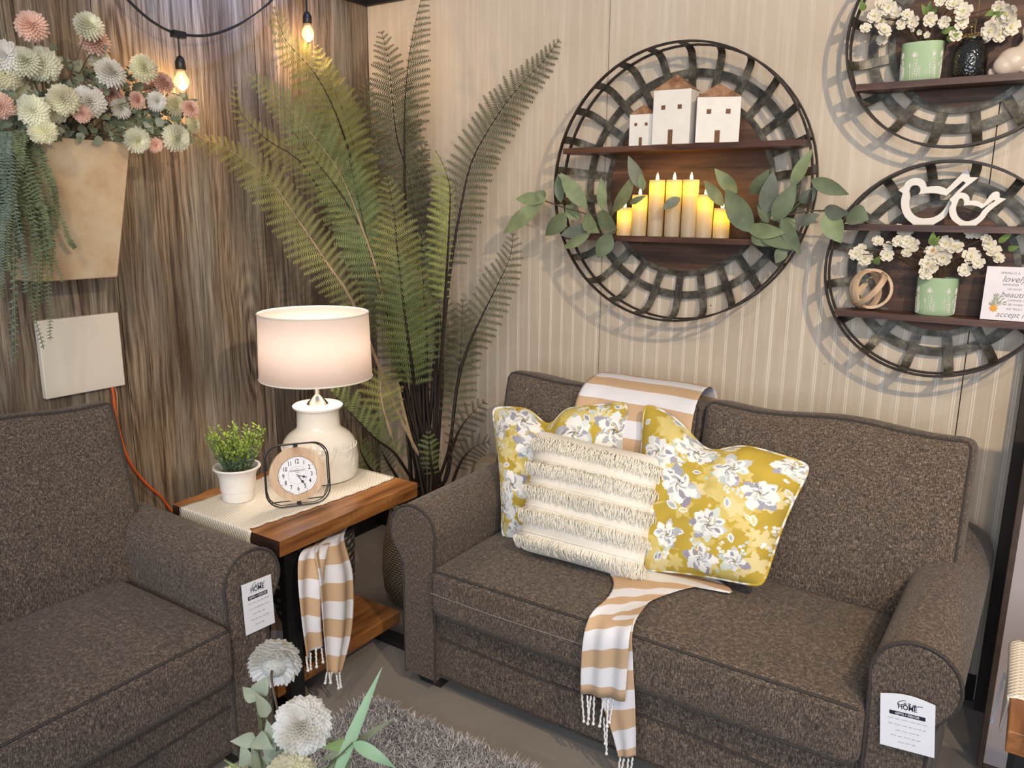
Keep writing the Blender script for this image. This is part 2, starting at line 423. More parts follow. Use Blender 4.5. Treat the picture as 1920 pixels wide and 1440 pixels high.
def mk_shag():
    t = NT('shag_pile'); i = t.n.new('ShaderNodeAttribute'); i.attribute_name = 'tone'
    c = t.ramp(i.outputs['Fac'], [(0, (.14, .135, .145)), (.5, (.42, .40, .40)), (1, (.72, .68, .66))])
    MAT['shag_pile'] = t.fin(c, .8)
mk_shag()
plain('shag_base', (.15, .14, .145), .9)
plain('board_face', srgb(176, 164, 164), .5, .05, 3)
plain('brown_frame', (.055, .035, .024), .5, .3, 30)
plain('sign_face', srgb(228, 222, 226), .6, .04, 10)
# ------------------------------------------------------------------ the setting
mb = MB(); uvs = []
seams = [0.0, -.60, -1.209, -1.82, -2.43, -3.2]
for a, b in zip(seams[:-1], seams[1:]):
    ox, oz = rng.uniform(0, 40), rng.uniform(0, 40)
    g = .0012
    mb.add([V(0, b + g, 0), V(0, a - g, 0), V(0, a - g, 2.33), V(0, b + g, 2.33)], [(0, 1, 2, 3)], 0)
    uvs += [(b + ox, oz), (a + ox, oz), (a + ox, 2.33 + oz), (b + ox, 2.33 + oz)]
nb = len(mb.v)
mb.box((-.06, -3.2, 0), (-.003, 0.06, 2.33), 1)
wl = struct('wall_left', mb, [MAT['weathered_boards'], MAT['black_trim']], smooth=False)
ul = wl.data.uv_layers.new(name='UVMap')
for p in wl.data.polygons:
    for li in p.loop_indices:
        vi = wl.data.loops[li].vertex_index
        ul.data[li].uv = uvs[vi] if vi < nb else (0, 0)
mb = MB(); g = .0015
for a, b in ((0.0, 1.15), (1.15, 2.364), (2.364, 2.515)):
    mb.box((a + g, 0, 0), (b - g, .02, 2.33), 0)
mb.box((0, .021, 0), (2.515, .06, 2.33), 1)
struct('wall_right', mb, [MAT['cream_beadboard'], MAT['black_trim']], smooth=False)
mb = MB(); mb.box((-.06, -.02, 2.33), (4.2, .07, 2.40)); mb.box((-.06, -3.2, 2.33), (.02, -.02, 2.40)); struct('trim_1', mb, MAT['black_trim'], smooth=False)
mb = MB(); mb.box((2.515, -.06, 0), (2.66, .06, 2.33)); struct('trim_2', mb, MAT['dark_casing'], smooth=False)
mb = MB(); mb.box((2.66, .0, 0), (4.2, .06, 2.33)); struct('wall_back', mb, MAT['dark_casing'], smooth=False)
mb = MB(); mb.box((-.06, -6, -.05), (5.5, .06, 0)); struct('floor', mb, MAT['concrete'], smooth=False)
mb = MB(); mb.box((0.001, -3.2, 0), (.014, -.014, .085)); struct('baseboard_left', mb, MAT['black_trim'], smooth=False)
mb = MB(); mb.box((0.001, -.014, 0), (2.51, -.001, .085)); struct('baseboard_right', mb, MAT['black_trim'], smooth=False)

# ------------------------------------------------------------------ upholstered seating
def rbox(mb, half, r, M, n=14, puff=(0, 0, 0), mat=0):
    """rounded box: half sizes, corner radius, M maps local point to world"""
    half = np.array(half, float)
    inn = half - r
    def mp(p):
        p = np.array(p, float); c = np.clip(p, -inn, inn); d = p - c; l = np.linalg.norm(d)
        q = c + d / l * r if l > 1e-9 else p
        t = q / half
        k = np.array([(1 - t[1] ** 2) * (1 - t[2] ** 2), (1 - t[0] ** 2) * (1 - t[2] ** 2), (1 - t[0] ** 2) * (1 - t[1] ** 2)]).clip(0, 1) ** .7
        q = q + np.sign(t) * np.abs(t) ** 3 * k * np.array(puff)
        return q
    for ax in range(3):
        for sg in (-1, 1):
            a, b = [(1, 2), (2, 0), (0, 1)][ax]
            def fn(u, v):
                p = np.zeros(3); p[ax] = sg * half[ax]
                uu = math.sin((u - .5) * math.pi) * .5 + (u - .5); vv = math.sin((v - .5) * math.pi) * .5 + (v - .5)
                p[a] = uu * half[a]; p[b] = vv * half[b]
                return M(mp(p))
            mb.grid(fn, n, n, mat, flip=(sg < 0))
    return mp

def sofa(name, label, W, T, nback, cat, hb=.92, seams_light=True, insets=(.045, .05)):
    """T(u, v, z): u across the front from its left end, v from the front to the back"""
    o0 = T(W / 2, .45, 0)
    root = thing(name, label, cat, (o0[0], o0[1], 0)); il, ir = insets
    F_ = MAT['upholstery']; aw = .17
    for side in (0, 1):
        def L(wd, v, z):      # wd from the outer face inwards
            wd = wd - .02 * v
            return T(wd if side == 0 else W - wd, v, z)
        prof = [(.165, .05), (.167, .2), (.168, .35), (.170, .50)]
        prof += [(.085 + .088 * math.cos(a), .533 + .088 * math.sin(a)) for a in np.radians(np.linspace(0, 215, 20))]
        prof += [(.032, .455), (.042, .42), (.046, .35), (.048, .05)]
        mb = MB(); k = len(prof); vs_ = [0, .004, .012, .3, .6, .80, .86, .88]
        ins = [.010, .004, 0, 0, 0, 0, .01, .03]
        cc = np.array([.095, .40]); rows = []
        for v, i_ in zip(vs_, ins):
            for p in prof:
                p = np.array(p); d = cc - p; d = d / np.linalg.norm(d)
                q = p + d * i_; rows.append(L(q[0], v, q[1]))
        fs = [(r_ * k + i, r_ * k + (i + 1) % k, (r_ + 1) * k + (i + 1) % k, (r_ + 1) * k + i) for r_ in range(len(vs_) - 1) for i in range(k)]
        fs += [tuple(range(k)), tuple((len(vs_) - 1) * k + i for i in range(k - 1, -1, -1))]
        mb.add(rows, fs)
        arm = mb.build('arm', F_, root, auto=50)
        pb = MB(); pb.tube([L(p[0], .003, p[1]) for p in prof], .0042, 6); pb.build('piping', MAT['piping_fabric'], arm)
        fb = MB()
        c_ = [(.055, 0), (.155, 0), (.135, .0), (.075, 0)]
        top = [L(.05, .03, .055), L(.16, .03, .055), L(.16, .13, .055), L(.05, .13, .055)]
        bot = [L(.07, .05, 0), L(.15, .05, 0), L(.15, .12, 0), L(.07, .12, 0)]
        fb.add(top + bot, [(0, 1, 2, 3), (7, 6, 5, 4), (0, 4, 5, 1), (1, 5, 6, 2), (2, 6, 7, 3), (3, 7, 4, 0)])
        fb.build('foot', MAT['dark_foot'], root, smooth=False)
    # base rail
    mb = MB(); rbox(mb, (W / 2 - aw + .01, .42, .125), .02, lambda p: T(W / 2 + p[0], .445 + p[1], .175 + p[2]), 8)
    base = mb.build('base_rail', F_, root)
    pb = MB(); pb.tube([T(u, .022, .195 + .004 * math.sin(u * 9)) for u in np.linspace(aw, W - aw, 30)], .0032, 6); pb.tube([T(u, .024, .064) for u in np.linspace(aw, W - aw, 8)], .003, 6)
    pb.build('piping', MAT['piping_fabric'], base)
    # seat cushion
    hw = W / 2 - aw - .002
    mb = MB(); mp = rbox(mb, (hw, .27, .078), .03, lambda p: T(W / 2 + p[0], .255 + p[1] - .012, .372 + p[2] + .0), 26, (0.0, .006, .022))
    seat = mb.build('seat_cushion', F_, root)
    pb = MB()
    for zz in (1, -1):
        pts = [mp((x, -.27, zz * .078)) for x in np.linspace(-hw, hw, 50)]
        pb.tube([T(W / 2 + p[0], .243 + p[1] - .001, .372 + p[2] + .001 * zz) for p in pts], .0036, 6)
    pb.build('piping', MAT['piping_fabric'], seat)
    if seams_light:
        pb = MB(); pb.tube([T(u, -.0285 - .0055 * math.sin((u - aw) / (W - 2 * aw) * math.pi), .378 - .006 * math.sin(u * 5)) for u in np.linspace(aw + .01, W * .5, 30)], .0018, 5)
        pb.build('zip_seam', MAT['piping_light'], seat)
    # back cushions
    for k in range(nback):
        wb = (W - il - ir) / nback; uc = il + wb * (k + .5); hwb = wb / 2 - .004
        def M(p, uc=uc):
            th = R(13); y, z = p[1], p[2]
            return T(uc + p[0], .60 + y * math.cos(th) + z * math.sin(th), .665 + z * math.cos(th) - y * math.sin(th) + .006 * math.sin(p[0] * 14 + k) * max(0, z) / .2)
        hh = (hb - .40) / 2
        mb = MB(); mp = rbox(mb, (hwb, .095, hh), .035, M, 24, (.004, .035, .004))
        bc = mb.build('back_cushion', F_, root)
        pb = MB(); hz = hh
        loop = [(-hwb, -hz)] + [(-hwb, z) for z in np.linspace(-hz * .9, hz * .9, 16)] + [(x, hz) for x in np.linspace(-hwb * .97, hwb * .97, 28)] + [(hwb, z) for z in np.linspace(hz * .9, -hz * .9, 16)] + [(x, -hz) for x in np.linspace(hwb * .97, -hwb * .97, 28)]
        pb.tube([M(mp((x, -.095, z)) + np.array([0, -.002, 0])) for x, z in loop], .0042, 6, closed=True)
        pb.build('piping', MAT['piping_fabric'], bc)
    mb = MB(); rbox(mb, (W / 2 - .06, .10, .36), .03, lambda p: T(W / 2 + p[0], .77 + p[1], .42 + p[2]), 8)
    mb.build('back_frame', F_, root)
    return root
LS0, LSY, LSW = .935, -.95, 1.555
sofa('loveseat', 'dark taupe loveseat with rolled arms under the round wall shelves', LSW, lambda u, v, z: V(LS0 + u, LSY + v, z), 2, 'sofa')
ACX = .885
sofa('armchair', 'dark taupe armchair with a rolled arm against the weathered board wall', 1.0, lambda u, v, z: V(ACX - v, -2.347 + u, z), 1, 'armchair', hb=.955, seams_light=False, insets=(.05, .085))

# ------------------------------------------------------------------ end table
tx0, tx1, ty0, ty1, tz = .352, .866, -1.322, -.738, .60
root = thing('end_table', 'end table with a live edge wooden top and black steel frame between armchair and loveseat', 'table', ((tx0 + tx1) / 2, (ty0 + ty1) / 2, 0))
mb = MB()
def edge(x, y):   # waney edge
    return .008 * math.sin(y * 23) + .005 * math.sin(y * 61 + 1)
N_ = 28
rowsv = []
for j in range(N_):
    y = ty0 + (ty1 - ty0) * j / (N_ - 1)
    rowsv += [V(tx0 + .012 + edge(0, y), y, tz), V(tx1 + edge(1, y + 2) * .3, y, tz), V(tx1 - .004, y, tz - .048), V(tx0 + .03 - edge(0, y), y, tz - .048)]
fs = []
for j in range(N_ - 1):
    for i in range(4):
        fs.append((j * 4 + i, j * 4 + (i + 1) % 4, (j + 1) * 4 + (i + 1) % 4, (j + 1) * 4 + i))
mb.add(rowsv, fs); mb.m = [(1 if i % 4 == 3 else 0) for i in range(len(fs))]
mb.add([rowsv[0], rowsv[1], rowsv[2], rowsv[3]], [(0, 1, 2, 3)], 1)
mb.add(rowsv[-4:], [(3, 2, 1, 0)], 0)
mb.build('tabletop', [MAT['acacia'], MAT['bark_edge']], root, smooth=False)
for yy, e in ((-1.285, 0), (-.800, .032)):
    mb = MB(); d = .05
    mb.box((.385, yy, .53), (.835 + e, yy + d, .552)); mb.box((.385, yy, .0), (.835 + e, yy + d, .022))
    mb.box((.385, yy, .022), (.410, yy + d, .53)); mb.box((.810 + e, yy, .022), (.835 + e, yy + d, .53))
    mb.build('frame_leg', MAT['black_metal'], root, smooth=False)
mb = MB(); mb.box((.414, -1.31, .085), (.806, -.775, .13)); 
mb.build('lower_shelf', MAT['acacia'], root, smooth=False, bevel=.004)

# runner of waffle weave
def cloth(name, rows, mat, thick=.002, nu=None, parent=None, uvw=None):
    """rows: list of (left, right) world points along the length; builds a grid with length-true uvs"""
    rows = [(np.array(a), np.array(b)) for a, b in rows]
    nu = nu or 24
    L = [0]
    for (a, b), (c, d) in zip(rows[:-1], rows[1:]): L.append(L[-1] + np.linalg.norm((a + b - c - d) / 2))
    mb = MB(); W_ = np.linalg.norm(rows[0][0] - rows[0][1])
    for a, b in rows:
        for i in range(nu): mb.v.append(tuple(a + (b - a) * i / (nu - 1)))
    nr = len(rows)
    for j in range(nr - 1):
        for i in range(nu - 1): mb.f.append((j * nu + i, j * nu + i + 1, (j + 1) * nu + i + 1, (j + 1) * nu + i)); mb.m.append(0)
    o = mb.build(name, mat, parent, solid=thick, auto=0)
    ul = o.data.uv_layers.new(name='UVMap'); me = o.data
    vi = np.zeros(len(me.loops), int); me.loops.foreach_get('vertex_index', vi)
    uv = np.stack([(vi % nu) / (nu - 1) * (uvw or W_), np.array(L)[vi // nu]], 1)
    ul.data.foreach_set('uv', uv.ravel())
    return o
rx0, rx1 = .415, .775
rows = []
zt = tz + .003
for y in np.linspace(-.745, -1.315, 40):
    sc_ = .006 * abs(math.sin(y * 55))
    rows.append((V(rx0 + .012 * math.sin(y * 9) - sc_, y, zt), V(rx1 - .02 + .014 * math.sin(y * 7 + 1) + sc_ - .09 * max(0, (-1.16 - y)) , y, zt)))
for a in np.linspace(0, 90, 6)[1:]:
    rr = .006; rows.append((V(rx0 + .004, -1.321 - rr * math.sin(R(a)), zt - rr * (1 - math.cos(R(a)))), V(rx1 - .025, -1.321 - rr * math.sin(R(a)), zt - rr * (1 - math.cos(R(a))))))
for z in np.linspace(zt - .02, .43, 10):
    rows.append((V(rx0 + .002, -1.328 - .0015 * math.sin(z * 60), z), V(rx1 - .03, -1.328 - .0015 * math.sin(z * 50), z)))
ro = cloth('table_runner', rows, MAT['waffle_weave'], .003)
tag(ro, 'cream waffle weave runner lying across the end table and hanging over one end', 'table runner')

# ------------------------------------------------------------------ table lamp
DL = 2.62
lc = at(597, 885, 2, tz + .008); lx, ly = .553, -.878
dl = float((V(lx, ly, .75) - CAM) @ FW)
def hz(py): # height on the lamp axis for a pixel row
    lo, hi = .5, 1.5
    for _ in range(40):
        m = (lo + hi) / 2; v = V(lx, ly, m) - CAM; y = 720 - FPX * (v @ UP) / (v @ FW)
        if y > py: lo = m
        else: hi = m
    return lo
pxm = dl / FPX
zb = tz + .005
root = thing('table_lamp', 'table lamp with a white drum shade and ivory ceramic jug base on the end table', 'lamp', (lx, ly, zb))
z_sh = hz(815) - zb; z_nk = hz(785) - zb; z_top = hz(757) - zb
body = [(.0, 0), (.108, 0), (.122, .006), (.128, .03), (.130, .07), (.128, z_sh - .065), (.1235, z_sh - .035), (.116, z_sh - .014), (.102, z_sh + .004), (.086, z_sh + .016), (.075, z_sh + .025), (.071, z_sh + .034), (.070, z_top - .022), (.074, z_top - .016), (.082, z_top - .010), (.083, z_top - .004), (.078, z_top), (.0, z_top + .001)]
mb = MB(); mb.lathe(body, (lx, ly, zb), 64, cap=False)
for j in range(70):   # beaded shoulder line
    a = 2 * math.pi * j / 70; mb.sphere((lx + .1228 * math.cos(a), ly + .1228 * math.sin(a), zb + z_sh - .035), .0036, 6, 4)
base = mb.build('lamp_base', MAT['ivory_ceramic'], root)
mb = MB()
fd = unit(V(CAM[0] - lx + 1.0, CAM[1] - ly, 0)); fx = V(-fd[1], fd[0], 0)   # embossed sprigs and script on the front
for q in range(46):
    a = math.atan2(fd[1], fd[0]) + (q % 23 - 11) * .075; z0 = .05 + .10 * rng.random(); dz = .02 + .015 * rng.random()
    pts = [V(lx + .1290 * math.cos(a + t * .05), ly + .1290 * math.sin(a + t * .05), zb + z0 * .8 + dz * t) for t in np.linspace(0, 1, 5)]
    mb.tube(pts, [.0004, .0014, .0017, .0012, .0004], 5)
mb.build('embossing', MAT['ivory_ceramic'], base)
mb = MB(); mb.lathe([(.036, z_top + .001), (.033, z_top + .006), (.018, z_top + .022), (.012, z_top + .030), (.009, z_top + .034), (.009, z_top + .10)], (lx, ly, zb), 32)
mb.build('neck', MAT['chrome'], root)
zs0, zs1 = hz(706), hz(586)
mb = MB()
mb.lathe([(.183, zs0 - zb), (.177, zs1 - zb)], (lx, ly, zb), 72, cap=False)
sh = mb.build('lamp_shade', MAT['lamp_linen'], root, solid=.0015)
for zz, rr in ((zs0, .1835), (zs1, .1778)):
    mb = MB(); mb.tube([V(lx + rr * math.cos(a), ly + rr * math.sin(a), zz) for a in np.linspace(0, 2 * math.pi, 73)[:-1]], .0026, 6, closed=True); mb.build('shade_trim', MAT['cream_cotton'], sh)
mb = MB(); zc = (zs0 + zs1) / 2 + .02
for a in (0, 2.1, 4.2): mb.tube([V(lx, ly, zs0 + .03), V(lx + .18 * math.cos(a), ly + .18 * math.sin(a), zs0 + .012)], .0016, 6)
mb.tube([V(lx, ly, zb + z_top + .09), V(lx, ly, zc - .035)], .012, 12)
mb.build('shade_spider', MAT['chrome'], sh)
mb = MB(); mb.sphere((lx, ly, zc), .03, 20, 12); mb.build('light_bulb', MAT['lamp_bulb'], root)
light('lamp_light', 'POINT', (lx, ly, zc - .03), 7.2, (1, .84, .70), shadow_soft_size=.05)

# ------------------------------------------------------------------ clock
zc0 = tz + .006
BL, BR = at(500, 957, 2, zc0), at(622, 941, 2, zc0)
X = unit(BR - BL); X[2] = 0; X = unit(X); Zd = V(X[1], -X[0], 0)   # outward to the front
if Zd @ (CAM - BL) < 0: Zd = -Zd
S = float(np.linalg.norm(BR - BL)) * .98; O = (BL + BR) / 2
lean = R(8); Y = unit(V(0, 0, 1) * math.cos(lean) - Zd * math.sin(lean)); Zn = np.cross(X, Y)
if Zn @ Zd < 0: Zn = -Zn
root = thing('desk_clock', 'round wooden clock in a rounded square black wire frame on the runner', 'clock', O)
def rsq(h, r, n=8):
    out = []
    for cx, cy, a0 in ((h - r, h - r, 0), (-h + r, h - r, 90), (-h + r, -h + r, 180), (h - r, -h + r, 270)):
        out += [(cx + r * math.cos(R(a0 + 90 * i / n)), cy + r * math.sin(R(a0 + 90 * i / n))) for i in range(n + 1)]
    return out
Cc = O + Y * (S / 2 + .003)
mb = MB()
for off, hh in ((0.0, S / 2), (-.010, S / 2 - .0035)):
    mb.tube([Cc + X * a + Y * b + Zn * off for a, b in rsq(hh, S * .25)], .0024 if off == 0 else .0018, 8, closed=True)
mb.tube([Cc + X * (-S / 2) + Y * (-.03) + Zn * -.005, O - X * (S * .42) - Zd * .045 + V(0, 0, .004), O + X * (S * .42) - Zd * .045 + V(0, 0, .004), Cc + X * (S / 2) + Y * (-.03) + Zn * -.005], .0018, 8)
for sg in (-1, 1): mb.box((-.004, -.004, -.004), (.004, .004, .004), 0, lambda p, sg=sg: Cc + Y * (sg * S * .475 + p[1] * 1.6) + X * p[0] * 1.6 + Zn * (p[2] - .006))
mb.build('wire_frame', MAT['black_metal'], root)
rw = S * .435
mb = MB(); P = [(rw * math.cos(a), rw * math.sin(a)) for a in np.linspace(0, 2 * math.pi, 65)[:-1]]
mb.prism(P, Cc - Zn * .018, X, Y, Zn, .016); mb.build('wooden_disc', MAT['oak_light'], root)
rf = S * .30
mb = MB(); P = [(rf * math.cos(a), rf * math.sin(a)) for a in np.linspace(0, 2 * math.pi, 65)[:-1]]
Fp = Cc + Zn * .0005 - Y * .002
mb.prism(P, Cc - Zn * .003 - Y * .002, X, Y, Zn, .0035); dial = mb.build('dial', MAT['paper'], root)
mb = MB(); mb.tube([Fp + X * rf * math.cos(a) + Y * rf * math.sin(a) for a in np.linspace(0, 2 * math.pi, 65)[:-1]], .0009, 6, closed=True); mb.build('dial_rim', MAT['chrome'], dial)
mb = MB()
for h in range(1, 13):
    a = R(90 - 30 * h); text_mb(mb, str(h), Fp + X * (rf * .735 * math.cos(a)) + Y * (rf * .735 * math.sin(a)), X, Y, Zn, rf * .34, .72, .0006, bold=.012)
for q in range(60):
    a = R(6 * q); r0 = rf * .955; r1 = rf * (.915 if q % 5 == 0 else .93)
    c = Fp + X * (r0 * math.cos(a)) + Y * (r0 * math.sin(a)); wd = .0009 if q % 5 == 0 else .0005
    d = X * math.cos(a) + Y * math.sin(a); e = Y * math.cos(a) - X * math.sin(a)
    mb.add([c + e * wd + Zn * .0006, c - e * wd + Zn * .0006, c - d * (r0 - r1) - e * wd + Zn * .0006, c - d * (r0 - r1) + e * wd + Zn * .0006], [(0, 1, 2, 3)])
text_mb(mb, 'KENSINGTON', Fp + Y * rf * .245, X, Y, Zn, rf * .125, .95, .0006, bold=.006)
text_mb(mb, 'LONDON', Fp + Y * rf * .15, X, Y, Zn, rf * .06, 1, .0006)
text_mb(mb, 'THE', Fp + Y * rf * .35, X, Y, Zn, rf * .06, 1, .0006)
ring = [(rf * .485 * math.cos(a), rf * .485 * math.sin(a)) for a in np.linspace(0, 2 * math.pi, 65)[:-1]]
mb.tube([Fp + X * a + Y * b + Zn * .0004 for a, b in ring], .0002, 4, closed=True)
mb.build('numerals', MAT['ink'], dial)
for nm, ang, ln in (('hour_hand', -19, rf * .50), ('minute_hand', -57, rf * .64)):
    a = R(ang); d = X * math.cos(a) + Y * math.sin(a); e = Y * math.cos(a) - X * math.sin(a); q = Fp + Zn * .0018
    mb = MB(); out = [(-.004, .0012), (ln * .45, .0009), (ln * .55, .0011), (ln * .66, .0042), (ln * .78, .0012), (ln, .0004)]
    pts = [(p, w_) for p, w_ in out] + [(p, -w_) for p, w_ in reversed(out)]
    mb.prism(pts, q, d, e, Zn, .0008); mb.build(nm, MAT['ink'], dial, smooth=False)
mb = MB(); mb.sphere(Fp + Zn * .003, .0035, 12, 8); mb.build('hand_cap', MAT['chrome'], dial)

# ------------------------------------------------------------------ small potted sprout plant
pc = at(448, 934, 2, tz + .006); px_, py_ = pc[0], pc[1] + .0
root = thing('potted_plant', 'small white crackled pot of bright green sprigs beside the clock', 'potted plant', (px_, py_, tz + .006))
mb = MB(); hp = .108
mb.lathe([(0, 0), (.047, 0), (.050, .008), (.050, .03), (.053, .032), (.054, .05), (.056, .075), (.060, .09), (.069, .100), (.072, .104), (.070, .109), (.064, .107), (.058, .095), (.054, .085), (0, .085)], (px_, py_, tz + .006), 48, cap=False)
for j in range(40):
    a = 2 * math.pi * j / 40
mb.build('pot', MAT['white_paint'], root)
mb = MB(); mb.lathe([(0, .086), (.056, .086)], (px_, py_, tz + .006), 24, cap=False); mb.build('soil', MAT['stem_green'], root)
lo, hi, st = MB(), MB(), MB()
for q in range(110):
    a = rng.uniform(0, 2 * math.pi); rr = .042 * math.sqrt(rng.random()); b0 = V(px_ + rr * math.cos(a) * .9, py_ + rr * math.sin(a) * .9, tz + .09)
    H_ = rng.uniform(.07, .135); out = 1.0 + rr * 18 * .6
    tip = b0 + V(math.cos(a) * rr * out, math.sin(a) * rr * out, H_ + .01)
    st.tube([b0, (b0 + tip) / 2 + V(0, 0, .005), tip], .0009, 4)
    for k in range(13):
        t = .22 + .78 * k / 12; c = b0 + (tip - b0) * t; aa = rng.uniform(0, 6.28)
        d = unit(V(math.cos(aa), math.sin(aa), .7)); l = rng.uniform(.010, .017); sd = unit(np.cross(d, V(.3, .2, 1))) * l * .27
        (hi if t > .55 + rng.uniform(-.12, .12) else lo).add([c, c + d * l * .5 + sd, c + d * l, c + d * l * .5 - sd], [(0, 1, 2, 3)])
st.build('stems', MAT['stem_green'], root); lo.build('lower_foliage', MAT['sprout_grey'], root, smooth=False); hi.build('tip_foliage', MAT['sprout_green'], root, smooth=False)
# ------------------------------------------------------------------ round basket wall shelves
def band(mb, pts, side, w, th, mat=0, closed=False):
    """flat strap: pts along its length, side(i) unit vector across the width"""
    P = [np.array(p, float) for p in pts]; k = len(P); vs = []
    for i in range(k):
        a = P[(i - 1) % k] if (closed or i) else P[i]; b = P[(i + 1) % k] if (closed or i < k - 1) else P[i]
        t = unit(b - a); s_ = np.array(side(i) if callable(side) else side, float); s_ = unit(s_ - t * (s_ @ t)); n = np.cross(t, s_)
        vs += [P[i] + s_ * w / 2 + n * th / 2, P[i] - s_ * w / 2 + n * th / 2, P[i] - s_ * w / 2 - n * th / 2, P[i] + s_ * w / 2 - n * th / 2]
    fs = []
    for i in range(k if closed else k - 1):
        i2 = (i + 1) % k
        for j in range(4): fs.append((i * 4 + j, i * 4 + (j + 1) % 4, i2 * 4 + (j + 1) % 4, i2 * 4 + j))
    if not closed: fs += [(3, 2, 1, 0), tuple((k - 1) * 4 + j for j in range(4))]
    mb.add(vs, fs, mat)
def round_shelf(label, cx, cz, Rr, D, rp, shelves, nrib, ph=0.0):
    root = thing('round_wall_shelf', label, 'wall shelf', (cx, -.005, cz), 'round basket wall shelves')
    def pol(r, a, y): return V(cx + r * math.cos(a), -y, cz + r * math.sin(a))
    mb = MB(); n = 72
    for r, y, w_, ax in ((Rr, D, .012, 0), (Rr * .998, D * .55, .012, 0)):
        band(mb, [pol(r, 2 * math.pi * i / n, y) for i in range(n)], V(0, 1, 0), w_, .006, closed=True)
    rim = mb.build('rim', MAT['rim_iron'], root, smooth=False)
    mb = MB(); rm = rp + (Rr - rp) * .52
    for r, w_ in ((rm, .026), (rp + .008, .018)):
        band(mb, [pol(r, 2 * math.pi * i / n, .016) for i in range(n)], lambda i: V(math.cos(2 * math.pi * i / n), 0, math.sin(2 * math.pi * i / n)), w_, .004, closed=True)
    mb.build('inner_hoop', MAT['weathered_iron'], root, smooth=False)
    for j in range(nrib):
        a = 2 * math.pi * (j + ph) / nrib
        prof = [(rp, .010), (rp + (Rr - rp) * .35, .020), (rp + (Rr - rp) * .6, .024), (Rr * .90, .030), (Rr * .955, .040), (Rr * .985, .058), (Rr * .995, .085), (Rr * .997, D + .002)]
        pts = [pol(p, a, y) for p, y in smoothpath([V(*q) for q in prof], 16)]
        mb = MB(); band(mb, pts, V(-math.sin(a), 0, math.cos(a)), .0255, .003); mb.build('rib', MAT['weathered_iron'], root, smooth=False)
    mb = MB(); P = [(rp * math.cos(2 * math.pi * i / 64), rp * math.sin(2 * math.pi * i / 64)) for i in range(64)]
    mb.prism(P, V(cx, -.006, cz), V(1, 0, 0), V(0, 0, 1), V(0, -1, 0), .010)
    mb.build('back_board', MAT['walnut_board'], root, smooth=False)
    for z in shelves:
        h = math.sqrt(max(.0001, Rr ** 2 - (z - cz) ** 2)) - .010; hb_ = h - .02
        mb = MB(); poly = [(-hb_ * .93, -.018), (hb_ * .93, -.018), (h, -D * .55), (h, -D - .004), (-h, -D - .004), (-h, -D * .55)]
        mb.prism(poly, V(cx, 0, z), V(1, 0, 0), V(0, 1, 0), V(0, 0, -1), .018)
        mb.build('shelf', MAT['shelf_wood'], root, smooth=False, bevel=.002)
    return root
round_shelf('largest round basket shelf, holding wooden houses above a row of candles', 1.470, 1.578, .445, .14, .285, (1.710, 1.413), 26, .45)
round_shelf('upper right round basket shelf, cut by the photo top, with a vase and rabbit', 2.268, 1.975, .297, .113, .184, (1.858,), 16, .5)
round_shelf('lower right round basket shelf with white bird outlines and a small sign', 2.272, 1.338, .303, .113, .182, (1.465, 1.209), 16, .48)

# ------------------------------------------------------------------ little wooden houses
def house(label, xc, wf, he, hr, dep_, rot, y=-.095):
    z0 = 1.711; c = V(xc, y, z0)
    root = thing('wooden_house', label, 'ornament', c, 'white wooden houses on the shelf')
    ca, sa = math.cos(rot), math.sin(rot)
    T = lambda p: V(c[0] + p[0] * ca - p[1] * sa, c[1] + p[0] * sa + p[1] * ca, c[2] + p[2])
    h = wf / 2; d = dep_ / 2
    mb = MB(); mb.box((-h, -d, 0), (h, d, he), 0, T); body = mb.build('body', MAT['white_paint'], root, smooth=False, bevel=.0015)
    e = .002; mb = MB(); vs = [V(-h - e, -d - e, he), V(h + e, -d - e, he), V(h + e, d + e, he), V(-h - e, d + e, he), V(0, 0, he + hr)]
    mb.add([T(v) for v in vs], [(0, 1, 4), (1, 2, 4), (2, 3, 4), (3, 0, 4), (3, 2, 1, 0)]); mb.build('roof', MAT['roof_wood'], root, smooth=False)
    for sx in (-.22, .22):
        s_ = wf * .045 + .001; mb = MB(); zz = he * .68
        mb.box((sx * wf - s_, -d - .0015, zz - s_), (sx * wf + s_, -d, zz + s_), 0, T); mb.build('window', MAT['window_brown'], body, smooth=False)
    mb = MB(); dw = wf * .06; mb.box((-dw, -d - .0015, 0), (dw, -d, he * .27), 0, T); mb.build('door', MAT['window_brown'], body, smooth=False)
house('smallest white wooden house with a brown pyramid roof, left of the other two', 1.340, .084, .102, .033, .05, R(3))
house('tallest white wooden house with a brown pyramid roof, in the middle of three', 1.452, .126, .170, .052, .085, R(3))
house('white wooden house of middle height, right of the other two', 1.595, .134, .138, .046, .082, R(22))

